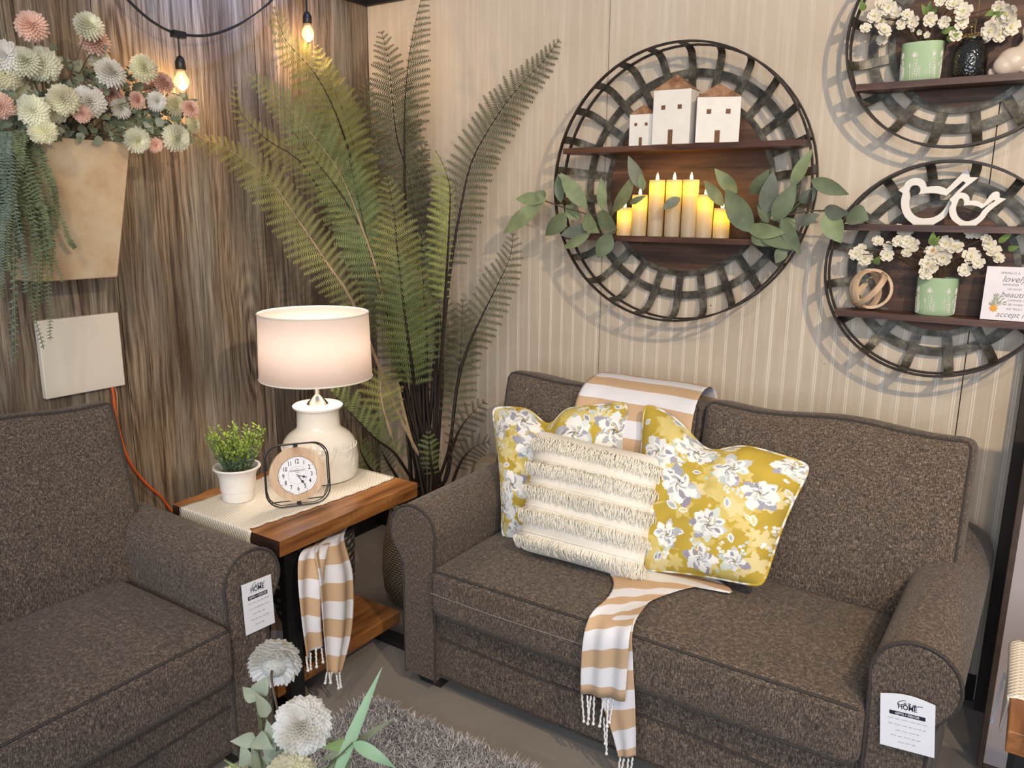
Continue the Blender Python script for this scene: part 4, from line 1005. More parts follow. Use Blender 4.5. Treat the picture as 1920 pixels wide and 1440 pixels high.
FR = [
 ([(355, 252), (425, 278), (500, 330), (545, 392), (617, 498), (665, 575), (740, 760)], .105, .44, O_, [2.72, 2.74, 2.78, 2.82, 2.86, 2.9, 3.0], True, (1.0, .75)),
 ([(405, 160), (437, 212), (500, 262), (560, 300), (610, 372), (690, 480), (735, 600), (765, 760)], .085, .46, O_, [2.88, 2.88, 2.9, 2.9, 2.94, 2.96, 3.0, 3.05], False, (.8, .8)),
 ([(465, 138), (530, 190), (590, 258), (640, 330), (680, 430), (712, 530), (742, 700), (770, 820)], .115, .52, G_, [2.80, 2.82, 2.84, 2.86, 2.88, 2.9, 2.98, 3.03], True, (1, 1)),
 ([(478, 18), (535, 75), (585, 130), (620, 190), (650, 270), (668, 340), (700, 480), (740, 680)], .120, .42, O_, [2.98, 2.98, 2.98, 2.98, 3.0, 3.0, 3.04, 3.06], False, (1.0, .9)),
 ([(592, 84), (612, 140), (640, 200), (662, 270), (680, 360), (715, 520), (755, 740)], .10, .38, O_, [3.08, 3.08, 3.08, 3.08, 3.08, 3.1, 3.1], False, (1, 1)),
 ([(686, 148), (690, 220), (700, 300), (712, 400), (728, 520), (762, 760)], .11, .45, D_, [3.18, 3.18, 3.16, 3.16, 3.14, 3.12], False, (1, 1)),
 ([(715, 58), (728, 110), (735, 180), (745, 262), (768, 340), (782, 460), (790, 700)], .12, .42, D_, [3.05, 3.05, 3.05, 3.06, 3.07, 3.08, 3.08], False, (1, 1)),
 ([(800, -40), (782, 30), (768, 100), (760, 180), (758, 270), (760, 380), (768, 560), (785, 760)], .105, .50, D_, [3.02, 3.02, 3.02, 3.03, 3.04, 3.05, 3.06, 3.07], False, (.12, 1)),
 ([(1066, 80), (1020, 118), (960, 178), (912, 250), (882, 310), (862, 400), (845, 500), (830, 640), (818, 800)], .100, .44, D_, [2.90, 2.91, 2.93, 2.95, 2.97, 2.99, 3.0, 3.02, 3.05], False, (1, 1)),
 ([(962, 436), (957, 480), (935, 530), (905, 590), (878, 650), (858, 720), (842, 840)], .085, .40, D_, [2.92, 2.92, 2.94, 2.96, 2.98, 3.0, 3.04], False, (1, 1)),
 ([(817, 282), (835, 318), (844, 360), (842, 430), (836, 540), (826, 700), (815, 820)], .09, .34, Lm, [2.86, 2.87, 2.88, 2.9, 2.93, 2.97, 3.02], False, (1.0, .25)),
 ([(800, 268), (778, 330), (782, 400), (794, 470), (800, 560), (800, 720)], .10, .45, B_, [3.12, 3.12, 3.12, 3.12, 3.1, 3.1], False, (1, 1)),
 ([(725, 330), (738, 395), (744, 460), (752, 520), (762, 600), (775, 760)], .105, .48, O_, [2.84, 2.84, 2.86, 2.88, 2.92, 3.0], False, (1, 1)),
 ([(745, 470), (752, 540), (760, 600), (772, 680), (785, 780)], .11, .40, G_, [2.80, 2.82, 2.86, 2.92, 3.0], False, (1, 1)),
 ([(612, 250), (620, 330), (650, 400), (690, 455), (720, 540), (760, 740)], .09, .34, G_, [2.95, 2.93, 2.93, 2.95, 2.98, 3.04], False, (1, 1)),
 ([(610, 722), (640, 755), (672, 790), (703, 822), (740, 850), (775, 900)], .10, .42, G_, [2.74, 2.78, 2.82, 2.86, 2.92, 3.0], False, (.05, 1)),
 ([(720, 690), (714, 720), (718, 760), (735, 820), (760, 900)], .09, .24, O_, [2.80, 2.82, 2.85, 2.9, 3.0], True, (1, 1)),
 ([(910, 752), (885, 775), (862, 805), (845, 850), (830, 910)], .060, .30, B_, [2.92, 2.94, 2.96, 3.0, 3.03], False, (1, 1)),
 ([(918, 828), (890, 838), (866, 862), (850, 900), (836, 940)], .070, .26, B_, [2.88, 2.9, 2.94, 2.98, 3.02], False, (1, .8)),
 ([(803, 808), (806, 850), (812, 890), (822, 930)], .045, .24, G_, [2.84, 2.86, 2.9, 2.96], False, (1, 1)),
 ([(708, 828), (718, 850), (735, 880), (765, 920)], .05, .20, D_, [2.98, 3.0, 3.02, 3.04], False, (1, 1)),
 ([(672, 822), (678, 850), (700, 885), (750, 925)], .055, .22, G_, [2.95, 2.97, 3.0, 3.04], False, (1, 1)),
 ([(868, 560), (865, 640), (858, 720), (848, 800), (836, 900)], .085, .42, D_, [3.08, 3.08, 3.08, 3.07, 3.06], False, (1, 1)),
 ([(818, 520), (826, 600), (830, 700), (822, 830)], .09, .40, D_, [3.1, 3.1, 3.1, 3.08], False, (1, .9)),
 ([(700, 420), (716, 500), (735, 590), (758, 700), (780, 820)], .09, .35, D_, [3.0, 3.02, 3.04, 3.06, 3.06], False, (.9, .9)),
 ([(655, 300), (668, 360), (684, 430), (704, 520), (735, 640), (770, 800)], .11, .36, G_, [2.86, 2.87, 2.88, 2.92, 2.98, 3.04], False, (1, 1)),
 ([(705, 520), (722, 580), (740, 640), (760, 720), (785, 820)], .09, .34, D_, [2.88, 2.9, 2.94, 2.98, 3.04], False, (1, 1)),
 ([(790, 440), (792, 500), (796, 570), (800, 650), (803, 780)], .085, .36, G_, [2.92, 2.93, 2.95, 2.98, 3.04], False, (1, 1)),
 ([(545, 240), (590, 300), (630, 350), (672, 420), (706, 510), (755, 720)], .09, .36, O_, [2.84, 2.84, 2.86, 2.88, 2.92, 3.02], False, (.8, 1)),
 ([(640, 330), (672, 420), (700, 500), (728, 620), (765, 800)], .10, .34, O_, [3.02, 3.02, 3.02, 3.04, 3.06], False, (.9, .9)),
]
for path, L, s0, mt, dd, tn, sd in FR:
    frond(fern, path, L, s0, mt, dd, tan_stem=tn, sides=sd, stem_r=.0062)
for q in range(9):    # bare cane stems in the bunch
    x = 735 + q * 11; mb = MB(); a = FB + V(rng.uniform(-.06, .06), rng.uniform(-.05, .05), 0)
    tp = keep(dp(x + rng.uniform(-15, 15), 520 + rng.uniform(0, 90), 3.08)); mb.tube(smoothpath([tp, dp(760 + q * 7, 760, 3.07), a + V(0, 0, .3), a], 14), .0075, 6); mb.build('cane', MAT['fern_stem'], fern)
def wicker_vessel(name, label, cat, c, prof, mat, handle=False):
    root = thing(name, label, cat, c); mb = MB(); n = 64; L = [0]
    for a, b in zip(prof[:-1], prof[1:]): L.append(L[-1] + math.hypot(b[0] - a[0], b[1] - a[1]))
    mb.lathe(prof, c, n, cap=False); o = mb.build('woven_body', mat, root, solid=.004)
    ul = o.data.uv_layers.new(name='UVMap')
    for p in o.data.polygons:
        js = [o.data.loops[li].vertex_index % n for li in p.loop_indices]; wrap = max(js) - min(js) > n / 2
        for li, j in zip(p.loop_indices, js):
            i = o.data.loops[li].vertex_index // n; ul.data[li].uv = ((j + (n if wrap and j < n / 2 else 0)) / n, L[i])
    mb = MB(); r, z = prof[-1]
    mb.tube([V(c[0] + r * math.cos(a), c[1] + r * math.sin(a), c[2] + z) for a in np.linspace(0, 2 * math.pi, 49)[:-1]], .008, 8, closed=True); mb.build('rim', mat, root)
    return root
wicker_vessel('wicker_basket', 'tall tan wicker basket on the floor holding the fern', 'basket', (.64, -.42, .003),
   [(.0, .0), (.150, .0), (.172, .04), (.178, .12), (.172, .22), (.155, .30), (.142, .36), (.145, .385)], MAT['wicker_tan'])
# geometric stone planter behind the loveseat arm
mb = MB(); pc_ = at(895, 868, 1, -.12); c = V(.72, -.12, 0)
prof = [(.075, .003), (.12, .17), (.13, .36), (.085, .50)]
P = []
for r, z in prof:
    for j in range(6):
        a = R(60 * j + 12); P.append(V(.735 + r * .8 * math.cos(a), -.135 + r * .8 * math.sin(a), z))
fs = [(i * 6 + j, i * 6 + (j + 1) % 6, (i + 1) * 6 + (j + 1) % 6, (i + 1) * 6 + j) for i in range(3) for j in range(6)] + [tuple(range(5, -1, -1)), tuple(18 + j for j in range(6))]
mb.add(P, fs); sp = mb.build('stone_planter', MAT['stone_pot'], smooth=False, bevel=.006); tag(sp, 'faceted beige stone planter behind the left arm of the loveseat', 'planter')
# basket with striped throw under the table
wicker_vessel('wicker_bowl', 'grey wicker basket on the lower shelf of the end table', 'basket', (.655, -1.045, .131), [(.0, .0), (.115, .0), (.135, .05), (.148, .2), (.152, .34), (.150, .365)], MAT['wicker_grey'])
def tassels(mb, pts, L, r=.0028, d=V(0, 0, -1)):
    for p in pts:
        p = np.array(p); l = L * rng.uniform(.75, 1.15); off = V(rng.uniform(-.01, .01), rng.uniform(-.006, .002), 0)
        q = [p + d * l * t + off * t for t in np.linspace(0, 1, 12)]
        mb.tube([a + V(.0012 * math.sin(i * 2.2), 0, 0) for i, a in enumerate(q)], [r * (.8 + .35 * (i % 2)) for i in range(12)], 5)
        mb.sphere(q[-1], r * 1.7, 6, 5)
def drape(fn, nu, nv, name, mat, parent=None, uvs=(1, 1), th=.002):
    mb = MB(); mb.grid(fn, nu, nv); o = mb.build(name, mat, parent, solid=th, auto=0)
    ul = o.data.uv_layers.new(name='UVMap'); vi = np.zeros(len(o.data.loops), int); o.data.loops.foreach_get('vertex_index', vi)
    # true length along v at u = .5
    c = np.array(mb.v).reshape(nv, nu, 3)[:, nu // 2]; L = np.concatenate([[0], np.cumsum(np.linalg.norm(np.diff(c, axis=0), axis=1))])
    ul.data.foreach_set('uv', np.stack([(vi % nu) / (nu - 1) * uvs[0], L[vi // nu] * uvs[1]], 1).ravel()); return o
th_root = thing('throw_blanket', 'tan and white striped throw hanging from the basket under the end table', 'blanket', (.80, -1.05, .46))
def hang(path_l, path_r, fold, amp, ph, name='cloth', back=0):
    PL = smoothpath(path_l, 40); PR = smoothpath(path_r, 40)
    def fn(u, v):
        i = min(39, int(v * 39 + 1e-6)); f = v * 39 - i; j = min(39, i + 1)
        a = PL[i] + (PL[j] - PL[i]) * f; b = PR[i] + (PR[j] - PR[i]) * f; p = a + (b - a) * u
        n = unit(np.cross(b - a, V(0, 0, 1) if abs((b - a)[2]) < .9 * np.linalg.norm(b - a) else V(1, 0, 0)))
        w = amp * (.5 + .5 * v) * math.sin(u * fold * 6.283 + ph + v * 1.5)
        if back and v < .5: w += back * (.5 - v) * 2 * (.6 + math.sin(u * 17 + 2.5 * math.sin(u * 5)) * .6)
        return p + n * w
    return drape(fn, 40, 60, name, MAT['striped_cotton'], th_root, (.3, 1))
def X3(px, py, x): return at(px, py, 0, x)
hang([V(.66, -1.10, .47), V(.79, -1.13, .508), X3(562, 1036, .850), X3(556, 1080, .872), X3(562, 1160, .875), X3(572, 1236, .87)],
     [V(.66, -1.04, .47), V(.78, -1.05, .505), X3(612, 1030, .853), X3(606, 1080, .880), X3(602, 1160, .88), X3(606, 1205, .875)], 1.3, .010, 0)
hang([V(.64, -1.05, .47), V(.77, -1.06, .505), X3(588, 1030, .855), X3(596, 1090, .890), X3(603, 1180, .895), X3(612, 1262, .895)],
     [V(.64, -.95, .47), V(.75, -.93, .505), X3(648, 1008, .82), X3(664, 1080, .87), X3(661, 1180, .885), X3(640, 1262, .893)], 1.6, .011, 1)
hang([V(.56, -1.14, .47), V(.57, -1.205, .50), X3(523, 1080, .62), X3(512, 1130, .66), X3(508, 1200, .68)],
     [V(.64, -1.13, .47), V(.645, -1.20, .50), X3(560, 1080, .64), X3(552, 1130, .68), X3(546, 1200, .70)], 1.0, .006, 2)
mb = MB(); tassels(mb, [X3(x, 1262 - 2, .895) for x in (613, 617, 622, 630, 636)], .045, .0030); mb.build('fringe', MAT['cotton_white'], th_root); mb = MB(); tassels(mb, [X3(x, 1232 - (x - 572) * .8, .873) for x in (574, 582, 592, 602)], .05, .003)
mb.build('fringe', MAT['cotton_white'], th_root)

# ------------------------------------------------------------------ wall planter with flowers
WP = V(.115, -1.40, 1.28)
def pyx(px, py, x): return at(px, py, 0, x)
root = thing('wall_planter', 'square tapered washed clay planter hung on the board wall', 'planter', (.10, -1.40, 1.27))
t0 = pyx(240, 275, .17); t1 = pyx(70, 262, .17); b0 = pyx(218, 522, .14); ztop, zbot = 1.685, 1.285
yr_t, yl_t = t0[1], -1.585; yr_b, yl_b = b0[1], -1.535
xo_t, xi, xo_b = .185, .006, .150
outer = [V(xi, yl_b, zbot), V(xo_b, yl_b, zbot), V(xo_b, yr_b, zbot), V(xi, yr_b, zbot), V(xi, yl_t, ztop), V(xo_t, yl_t, ztop), V(xo_t, yr_t, ztop), V(xi, yr_t, ztop)]
k_ = .016
inner = [V(xi + k_, yl_t + k_, ztop), V(xo_t - k_, yl_t + k_, ztop), V(xo_t - k_, yr_t - k_, ztop), V(xi + k_, yr_t - k_, ztop), V(xi + k_, yl_t + k_, ztop - .06), V(xo_t - k_, yl_t + k_, ztop - .06), V(xo_t - k_, yr_t - k_, ztop - .06), V(xi + k_, yr_t - k_, ztop - .06)]
mb = MB(); mb.add(outer + inner, [(3, 2, 1, 0), (0, 1, 5, 4), (1, 2, 6, 5), (2, 3, 7, 6), (3, 0, 4, 7), (4, 5, 9, 8), (5, 6, 10, 9), (6, 7, 11, 10), (7, 4, 8, 11), (8, 9, 13, 12), (9, 10, 14, 13), (10, 11, 15, 14), (11, 8, 12, 15), (12, 13, 14, 15)])
pot_o = mb.build('pot', MAT['washed_clay'], root, smooth=False, bevel=.004)
mb = MB(); mb.box((xi + k_, yl_t + k_, ztop - .06), (xo_t - k_, yr_t - k_, ztop - .03)); mb.build('soil', MAT['stem_brown'], root, smooth=False)

def mum_mesh(c, r, nrm, mb, n=95, back=.35, pw=1.0):
    nrm = unit(nrm); u = unit(np.cross(nrm, V(.31, .2, .9))); v = np.cross(nrm, u); ga = math.pi * (3 - 5 ** .5)
    for k in range(n):
        z = 1 - (1 + back) * (k + .5) / n; th = ga * k; q = math.sqrt(max(0, 1 - z * z)); d = unit(nrm * (z + .25) + (u * math.cos(th) + v * math.sin(th)) * q)
        s_ = unit(np.cross(d, nrm + V(.01, .02, .03))); up = np.cross(s_, d); rr = r * rng.uniform(.88, 1.05) * (.68 + .32 * q); w_ = r * .125 * pw
        p0 = c + d * r * .12; p1 = c + d * rr * .6 + up * r * .03; p2 = c + d * rr * .9 + up * r * .02; p3 = c + d * rr - up * r * .04
        mb.add([p0, p1 - s_ * w_ * .8 + up * w_ * .4, p1, p1 + s_ * w_ * .8 + up * w_ * .4, p2 - s_ * w_ + up * w_ * .3, p2, p2 + s_ * w_ + up * w_ * .3, p3], [(0, 2, 1), (0, 3, 2), (1, 2, 5, 4), (2, 3, 6, 5), (4, 5, 7), (5, 6, 7)])
fl = thing('flower_arrangement', 'pink, white and sage artificial chrysanthemums filling the clay wall planter', 'artificial flowers', (.10, -1.42, 1.66))
base = V(.10, -1.43, 1.66)
mums = [(60, 52, .036, 'pink'), (165, 52, .036, 'sage'), (178, 82, .036, 'pink'), (8, 108, .038, 'white'), (10, 140, .036, 'cream'), (45, 118, .036, 'sage'), (80, 122, .040, 'sage'), (205, 140, .038, 'white'), (268, 130, .036, 'cream'), (305, 158, .030, 'pink'),
        (118, 188, .036, 'cream'), (167, 192, .040, 'white'), (208, 178, .032, 'pink'), (62, 208, .036, 'sage'), (100, 205, .034, 'sage'), (0, 200, .030, 'pink'), (325, 198, .030, 'cream'), (355, 206, .026, 'pink'), (155, 215, .022, 'pink'), (328, 258, .038, 'sage'), (255, 262, .034, 'sage'),
        (292, 190, .026, 'white'), (255, 188, .022, 'pink'), (80, 245, .032, 'cream'), (185, 110, .028, 'sage'), (285, 172, .028, 'pink'), (360, 235, .022, 'cream'), (30, 170, .034, 'cream'), (290, 272, .020, 'pink'), (225, 205, .026, 'white')]
sb = MB(); cb_ = MB()
for k, (x, y, r, cc) in enumerate(mums):
    xx = .235 + rng.uniform(-.05, .04) + (.02 if y > 180 else -.03); c = at(x, y, 0, xx); nn = unit(VIEW(c) * 1.0 + (c - base) * 2.0 + rng.uniform(-.35, .35, 3))
    r *= 1.22; mb = MB(); mum_mesh(c, r, nn, mb, 150, pw=.72); mb.sphere(c, r * .5, 8, 6); mb.build('blossom', MAT['mum_' + cc], fl)
    sb.tube(smoothpath([base + V(rng.uniform(-.04, .04), rng.uniform(-.08, .08), 0), (base + c) / 2 + V(.01, 0, .03), c], 6), .0014, 4)
sb.build('stems', MAT['stem_brown'], fl)
def round_leaf(mb, c, d, r, nrm):
    leaf(mb, c, c + unit(d) * r * 2, r * 1.55, nrm, .12, n=7, broad=.7)
la, lb2 = MB(), MB()
for q in range(520):
    x = rng.uniform(0, 355); band_ = 250 if x < 80 else 262; y = rng.triangular(70 + abs(x - 150) * .25, 225, band_ + 12)
    if x > 290 and y < 180: continue
    if y < 130 and not (100 < x < 250): continue
    xx = .165 + rng.uniform(-.09, .07); c = at(x, y, 0, xx); 
    d = unit(rng.uniform(-1, 1, 3) + V(.3, 0, .2 if y < 230 else -.5)); 
    round_leaf(la if q % 3 else lb2, c, d, rng.uniform(.010, .020), unit(VIEW(c) + rng.uniform(-.7, .7, 3)))
la.build('foliage', MAT['leaf_sage'], fl); lb2.build('dusty_foliage', MAT['leaf_dusty'], fl)
mb = MB()   # feathery sprigs at right
for q in range(26):
    c = at(rng.uniform(190, 330), rng.uniform(205, 262), 0, .20); d = unit(V(rng.uniform(-.3, .3), rng.uniform(.2, 1), rng.uniform(-.4, .3)))
    L = rng.uniform(.05, .09); mb.tube([c, c + d * L], .0008, 4)
    for t in np.linspace(.1, 1, 14):
        for sg in (-1, 1):
            s_ = unit(np.cross(d, VIEW(c))) * sg; p = c + d * L * t; e = unit(d + s_ * 1.2 + rng.uniform(-.2, .2, 3)); leaf(mb, p, p + e * .016 * (1.2 - t), .003, VIEW(c), 0, n=4)
mb.build('feathery_sprigs', MAT['eucalyptus'], fl)
# trailing greenery
tg = thing('trailing_greenery', 'trailing grey green hanging vine cascading over the left of the clay planter', 'artificial plant', (.15, -1.52, 1.66))
def vine(path, x0, mat, lw=.0066):
    P = smoothpath([at(px_, py_, 0, xx) for (px_, py_), xx in zip(path, x0)], 50); mb = MB(); mb.tube(P, .0011, 4)
    for i in range(1, 50):
        T = unit(P[i] - P[i - 1]); 
        for sg in (-1, 1):
            for rep in range(1):
                c = P[i - 1] + (P[i] - P[i - 1]) * (rep * .5 + (.25 if sg > 0 else 0)); vw = VIEW(c); s_ = unit(np.cross(T, vw)) * sg
                e = unit(s_ * 1.1 + T * .35 + vw * rng.uniform(-.5, .6)); l = lw * rng.uniform(.8, 1.3) * (1.1 - .45 * i / 50)
                leaf(mb, c, c + e * l * 1.75, l * .85, unit(vw + rng.uniform(-.5, .5, 3)), .05, n=4, broad=.7)
    mb.build('strand', mat, tg)
for q in range(56):
    xe = rng.uniform(-60, 100); ye = rng.uniform(360, 640) if xe > 55 else rng.uniform(430, 690); 
    if xe > 80: ye = rng.uniform(400, 520)
    if xe < 20: ye = rng.uniform(400, 560)
    xs = rng.uniform(-30, 60); d0 = rng.uniform(-.015, .045)
    path = [(xs, 248), (xs * .6 + xe * .4 + rng.uniform(-6, 6), 300), (xs * .2 + xe * .8 + rng.uniform(-8, 8), 380), (xe + rng.uniform(-6, 6), (380 + ye) / 2), (xe + rng.uniform(-5, 12), ye)]
    vine(path, [.19 + d0, .215 + d0, .215 + d0, .21 + d0, .20 + d0], MAT['trailing_blue' if (q % 3 == 0 and xe < 50) else 'trailing_leaf'])
for path in ([(50, 250), (75, 300), (95, 380), (100, 470), (118, 530)], [(55, 250), (90, 330), (112, 400), (130, 450), (142, 465)], [(40, 255), (60, 340), (65, 460), (60, 560), (82, 655)], [(45, 255), (70, 340), (85, 460), (92, 560), (94, 638)], [(10, 300), (5, 400), (2, 480), (5, 560)], [(60, 250), (85, 310), (100, 350), (105, 390), (108, 430)]):
    vine(path, [.20, .235, .235, .22, .21], MAT['trailing_leaf'])

# ------------------------------------------------------------------ electrical panel cover and cords
q0 = at(65, 600, 0, .02); mb = MB(); mb.box((.002, -1.487, .916), (.024, -1.232, 1.159)); pn = mb.build('panel_cover', MAT['white_plate'], smooth=False, bevel=.003); tag(pn, 'square off white cover plate on the board wall above the armchair', 'cover plate')
def cord(name, label, pix, xx, r, mat):
    mb = MB(); mb.tube(smoothpath([at(x, y, 0, xx) for x, y in pix], 40), r, 8); tag(mb.build(name, mat), label, 'cord')
cord('extension_cord', 'bright orange extension cord running down the board wall behind the end table', [(205, 716), (212, 735), (219, 790), (240, 860), (272, 905), (300, 930), (322, 958)], .018, .0045, MAT['orange_rubber'])
cord('power_cord', 'thin beige cord beside the orange cord on the board wall', [(208, 716), (219, 740), (219, 800), (217, 860), (236, 900)], .010, .0025, MAT['beige_rubber'])
# ------------------------------------------------------------------ string lights
root = thing('string_light', 'black cable string light with two glowing clear bulbs on the board wall', 'string light', at(330, 62, 0, .09))
cp = smoothpath([at(205, -40, 0, .07), at(240, 0, 0, .08), at(285, 40, 0, .09), at(330, 62, 0, .09), at(390, 66, 0, .09), at(450, 45, 0, .09), at(500, 10, 0, .09), at(535, -30, 0, .09), at(575, -60, 0, .09)], 60)
mb = MB(); mb.tube(cp, .0045, 8); mb.build('cable', MAT['black_metal'], root)
for px_, ytop, ysock, ybulb in ((334, 66, 118, 148), (572, -50, 33, 62)):
    c = at(px_ + 4, ysock, 0, .09); tp = at(px_, ytop, 0, .09)
    mb = MB(); mb.tube([tp, (tp + c) / 2, c], .0035, 8); mb.lathe([(.004, .022), (.010, .018), (.0165, .004), (.017, -.018), (.015, -.022)], c, 20)
    mb.box((-.012, -.022, -.008), (.012, .022, .012), 0, lambda p, tp=tp: tp + p)
    so = mb.build('socket', MAT['black_metal'], root, auto=40)
    b = c + V(0, 0, -.022); mb = MB(); mb.lathe([(.010, 0), (.012, -.006), (.0225, -.028), (.0235, -.038), (.018, -.052), (.006, -.062), (0, -.064)], b, 24, cap=False); mb.build('glass_bulb', MAT['bulb_glass'], so)
    mb = MB(); mb.lathe([(.001, -.012), (.0042, -.02), (.0048, -.035), (.003, -.045), (.001, -.048)], b, 10); mb.build('filament', MAT['filament'], so)
    light('bulb_light', 'POINT', (b[0] + .012, b[1], b[2] - .072), 2.6, (1.0, .62, .28), shadow_soft_size=.012)
# ------------------------------------------------------------------ printed floral cloth (painted as colour on the cushion faces)
def paint(n, seed, scale=1.0):
    g = np.random.default_rng(seed); u, v = np.meshgrid(np.linspace(0, 1, n), np.linspace(0, 1, n))
    img = np.zeros((n, n, 3)); img[:] = srgb(186, 160, 58)
    f = (np.sin(u * 21 + 3 * np.sin(v * 9)) * np.sin(v * 17 + 2 * np.sin(u * 11))) * .10 + 1; img *= f[..., None]
    def petal(cx, cy, a, L, W, col, base=0.0, sharp=1.0):
        x0, x1 = sorted((cx, cx + math.cos(a) * L)); y0, y1 = sorted((cy, cy + math.sin(a) * L)); pad = W
        i0, i1 = int(max(0, (x0 - pad) * n)), int(min(n, (x1 + pad) * n + 2)); j0, j1 = int(max(0, (y0 - pad) * n)), int(min(n, (y1 + pad) * n + 2))
        if i0 >= i1 or j0 >= j1: return
        U, Vv = u[j0:j1, i0:i1] - cx, v[j0:j1, i0:i1] - cy
        t = (U * math.cos(a) + Vv * math.sin(a)) / L; s_ = (-U * math.sin(a) + Vv * math.cos(a))
        tt = np.clip(t, 0, 1); wd = W / 2 * np.sin(np.pi * tt ** sharp) ** .8 * (1 + .12 * np.sin(t * 25 + cx * 50))
        m = (t > 0) & (t < 1) & (np.abs(s_) < wd); img[j0:j1, i0:i1][m] = col
    pale = [srgb(214, 196, 122), srgb(220, 206, 150), srgb(206, 186, 104)]; white = [srgb(238, 236, 228), srgb(226, 228, 226), srgb(244, 242, 236)]
    grey = [srgb(176, 178, 184), srgb(158, 160, 172), srgb(196, 200, 202), srgb(150, 144, 160)]; mint = [srgb(206, 216, 206), srgb(190, 204, 200)]
    k = scale
    for _ in range(int(74 / k / k)):      # leaf sprigs
        cx, cy, a0 = g.random(), g.random(), g.uniform(0, 6.28); L = g.uniform(.055, .10) * k; c = pale[g.integers(3)]
        for q in range(g.integers(4, 7)): petal(cx, cy, a0 + q * 1.15 + g.uniform(-.2, .2), L * g.uniform(.75, 1.1), L * .52, c)
        petal(cx, cy, a0 + 3.5, L * 2.0, .008 * k, c)
    for _ in range(int(26 / k / k)):      # outlined single leaves and buds
        cx, cy, a0 = g.random(), g.random(), g.uniform(0, 6.28); L = g.uniform(.05, .085) * k
        petal(cx, cy, a0, L, L * .55, white[g.integers(3)]); petal(cx + math.cos(a0) * L * .15, cy + math.sin(a0) * L * .15, a0, L * .7, L * .28, (pale + grey)[g.integers(7)])
    for _ in range(int(30 / k / k)):      # small blossom clusters
        cx, cy = g.random(), g.random()
        for q in range(9):
            x, y = cx + g.normal(0, .022 * k), cy + g.normal(0, .022 * k); c = (white + mint + pale[1:2])[g.integers(6)]
            for w_ in range(5): petal(x, y, w_ * 1.257 + g.random(), .013 * k, .011 * k, c)
    cs = []
    for _ in range(int(11 / k / k) + 2):      # large roses
        for tr in range(30):
            cx, cy = g.uniform(.05, .95), g.uniform(.05, .95)
            if all(math.hypot(cx - a, cy - b) > .20 * k for a, b in cs): break
        cs.append((cx, cy)); R_ = g.uniform(.075, .125) * k; a0 = g.uniform(0, 6.28); el = g.uniform(.65, .95)
        def off(a, r): return cx + math.cos(a) * r, cy + math.sin(a) * r * el
        for q in range(g.integers(4, 7)): a = g.uniform(0, 6.28); petal(*off(a, R_ * .3), a, R_ * g.uniform(.8, 1.2), R_ * g.uniform(.5, .8), (grey + mint)[g.integers(6)])
        for q in range(9):
            a = a0 + q * .72 + g.normal(0, .25); x, y = off(a, R_ * g.uniform(.25, .5)); L_ = R_ * g.uniform(.6, .95)
            petal(x, y, a + g.normal(0, .7), L_, L_ * .75, white[g.integers(3)]); petal(x, y, a + g.normal(0, .8), L_ * .75, L_ * .36, grey[g.integers(4)])
        for q in range(12):      # curved inner petals, light rims over grey
            a = a0 + q * 1.15; r_ = R_ * (.42 - .03 * q); x, y = off(a, r_); L_ = R_ * (.75 - .035 * q)
            petal(x, y, a + 1.75, L_, L_ * .42, white[g.integers(3)]); petal(x - math.cos(a) * R_ * .05, y - math.sin(a) * R_ * .05, a + 1.75, L_ * .8, L_ * .22, grey[g.integers(3)])
        for q in range(5): petal(cx + g.normal(0, R_ * .07), cy + g.normal(0, R_ * .07), g.uniform(0, 6.28), R_ * .22, R_ * .06, srgb(96, 92, 104))
    return img

